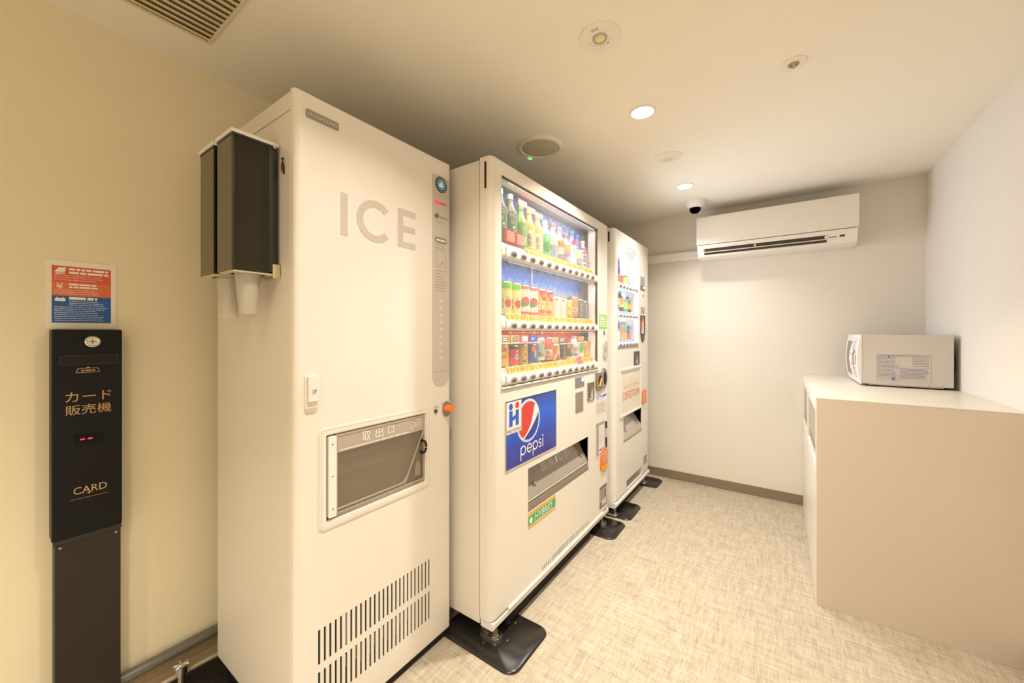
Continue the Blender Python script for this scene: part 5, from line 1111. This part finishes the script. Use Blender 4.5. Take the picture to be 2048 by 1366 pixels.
# ------------------------------------------------------------------ microwave
t = thing('microwave_oven', 'white microwave oven standing on the counter against right wall', 'microwave', (.52, 2.94, ch))
mx0, mx1, my0, my1, mz0, mz1 = .356, .688, 2.737, 3.155, ch + .012, 1.166
MWB = mat('microwave_case', (214, 206, 198), .4); MWF = mat('microwave_front', (240, 236, 234), .3)
MB(MWB).box(mx0, mx1, my0, my1, mz0, mz1).build('case', t, bevel=.003)
def fx(q): return -.007 - .015 * math.sin(math.pi * q)   # bulging front
N = 12; vs = []; q = [i / N for i in range(N + 1)]
front = [(mx0 + fx(v), mz0 - .004 + (mz1 - mz0 + .005) * v) for v in q]
back = [(mx0 - .002 - .010 * math.sin(math.pi * v), z) for v, (_, z) in zip(q, front)][::-1]
MB(MWF).py(front[::-1] + [(mx0 + .001, mz0 - .004)] + [(mx0 + .001, mz1 + .001)], my0 - .002, my1 + .002).build('front_frame', t, bevel=.003)
def face_patch(mb, y0, y1, v0, v1, d, n=8):
    vs = []
    for i in range(n + 1):
        v = v0 + (v1 - v0) * i / n; X = mx0 + fx(v) - d; z = mz0 - .004 + (mz1 - mz0 + .005) * v; vs += [(X, y0, z), (X, y1, z)]
    return mb.add(vs, [(2 * i, 2 * i + 1, 2 * i + 3, 2 * i + 2) for i in range(n)])
m = MB(mat('microwave_window', (128, 120, 112), .25)); face_patch(m, my0 + .110, my1 - .080, .14, .86, .002); m.build('door_window', t)
m = MB(MGREY); face_patch(m, my1 - .080, my1 - .074, .12, .88, .0025); m.build('window_edge', t)
m = MB(MWF); hp = []
for i in range(13):
    v = i / 12; hp.append((mx0 + fx(.1 + .8 * v) - .003 - .006 * math.sin(math.pi * v), my0 + .108, mz0 + (mz1 - mz0) * (.10 + .80 * v)))
m.tube(hp, [.004 + .004 * math.sin(math.pi * i / 12) for i in range(13)], 10); m.build('door_handle', t)
m = MB(mat('dial_peach', (240, 196, 172), .4)); face_patch(m, my0 + .022, my0 + .080, .38, .60, .002, 4); m.build('control_dial', t)
m = MB(INKG)
for v in (.12, .17, .22, .27, .68, .76, .84, .90): face_patch(m, my0 + .03, my0 + .09, v, v + .012, .0022, 1)
m.m(INKR); face_patch(m, my0 + .045, my0 + .075, .62, .66, .0024, 1); face_patch(m, my0 + .050, my0 + .070, .30, .33, .0024, 1); m.build('control_print', t, smooth=False)
for xx in (.40, .64):
    for yy in (my0 + .04, my1 - .04): MB(DKGREY).lathe((xx, yy, ch), [(.016, 0), (.018, .012)], 14).build('foot', t)
MB(LGREY).box(.385, .655, my0 + .004, my1 - .004, mz0 - .005, mz0).build('base_pan', t)
yy = my0 - .0008; P = mat('label_print', (120, 124, 168), .5); P2 = mat('label_line', (150, 146, 160), .5)
m = MB(); lx0, lx1, lz0, lz1 = .414, .612, .930, 1.067
m.lines_y(yy, lx0 + .004, lx1 - .004, lz1 - .010, lz1 - .003, 1, P2, .5, 0)
m.lines_y(yy, lx0 + .003, lx0 + .080, lz0 + .014, lz1 - .014, 16, P, .28, .2); m.lines_y(yy, lx0 + .088, lx1 - .004, lz0 + .014, lz1 - .070, 8, P, .35, .2); m.lines_y(yy, lx0 + .13, lx1 - .004, lz1 - .062, lz1 - .014, 6, P2, .3, .1)
m.m(P2)
for z in (lz1, lz1 - .012, lz1 - .066, lz0 + .030, lz0 + .012, lz0): m.box(lx0, lx1, yy - .0001, yy, z - .0006, z)
for xx in (lx0, lx0 + .084, lx1): m.box(xx - .0004, xx + .0004, yy - .0001, yy, lz0, lz1)
m.m(INKB); m.box(.469, .485, yy - .0003, yy, .933, .9355); m.add([(.470, yy - .0003, .938), (.484, yy - .0003, .940), (.478, yy - .0003, .948), (.472, yy - .0003, .944)], [(0, 1, 2, 3)])
m.add([(.456, yy - .0003, 1.050), (.464, yy - .0003, 1.050), (.460, yy - .0003, 1.062)], [(0, 1, 2)]); m.build('rating_label', t, smooth=False)
for xx, zz in ((.475, .917), (.606, .914), (.650, .917)): MB(STEEL).lathe((xx, my0, zz), [(.003, 0), (.002, -.0015), (0, -.0015)], 8, 'y').build('screw', t)
cp = [(.693, 2.80, 1.08), (.700, 2.79, 1.085), (.702, 2.785, 1.05), (.701, 2.79, .98), (.700, 2.82, .91), (.699, 2.95, ch + .004), (.699, 3.15, ch + .004)]
m = MB(BLACK).tube(cp, .0032, 8); m.tube([(.688, 2.80, 1.08), (.700, 2.80, 1.08)], .006, 10); m.build('power_cord', t)
t = thing('base_mat', 'dark plate on the floor sticking out under the ice machine', 'floor plate', (-1.40, .55, 0))
MB(PADM).box(-1.68, -1.20, .37, .700, 0, .004).build('plate', t, bevel=.001)
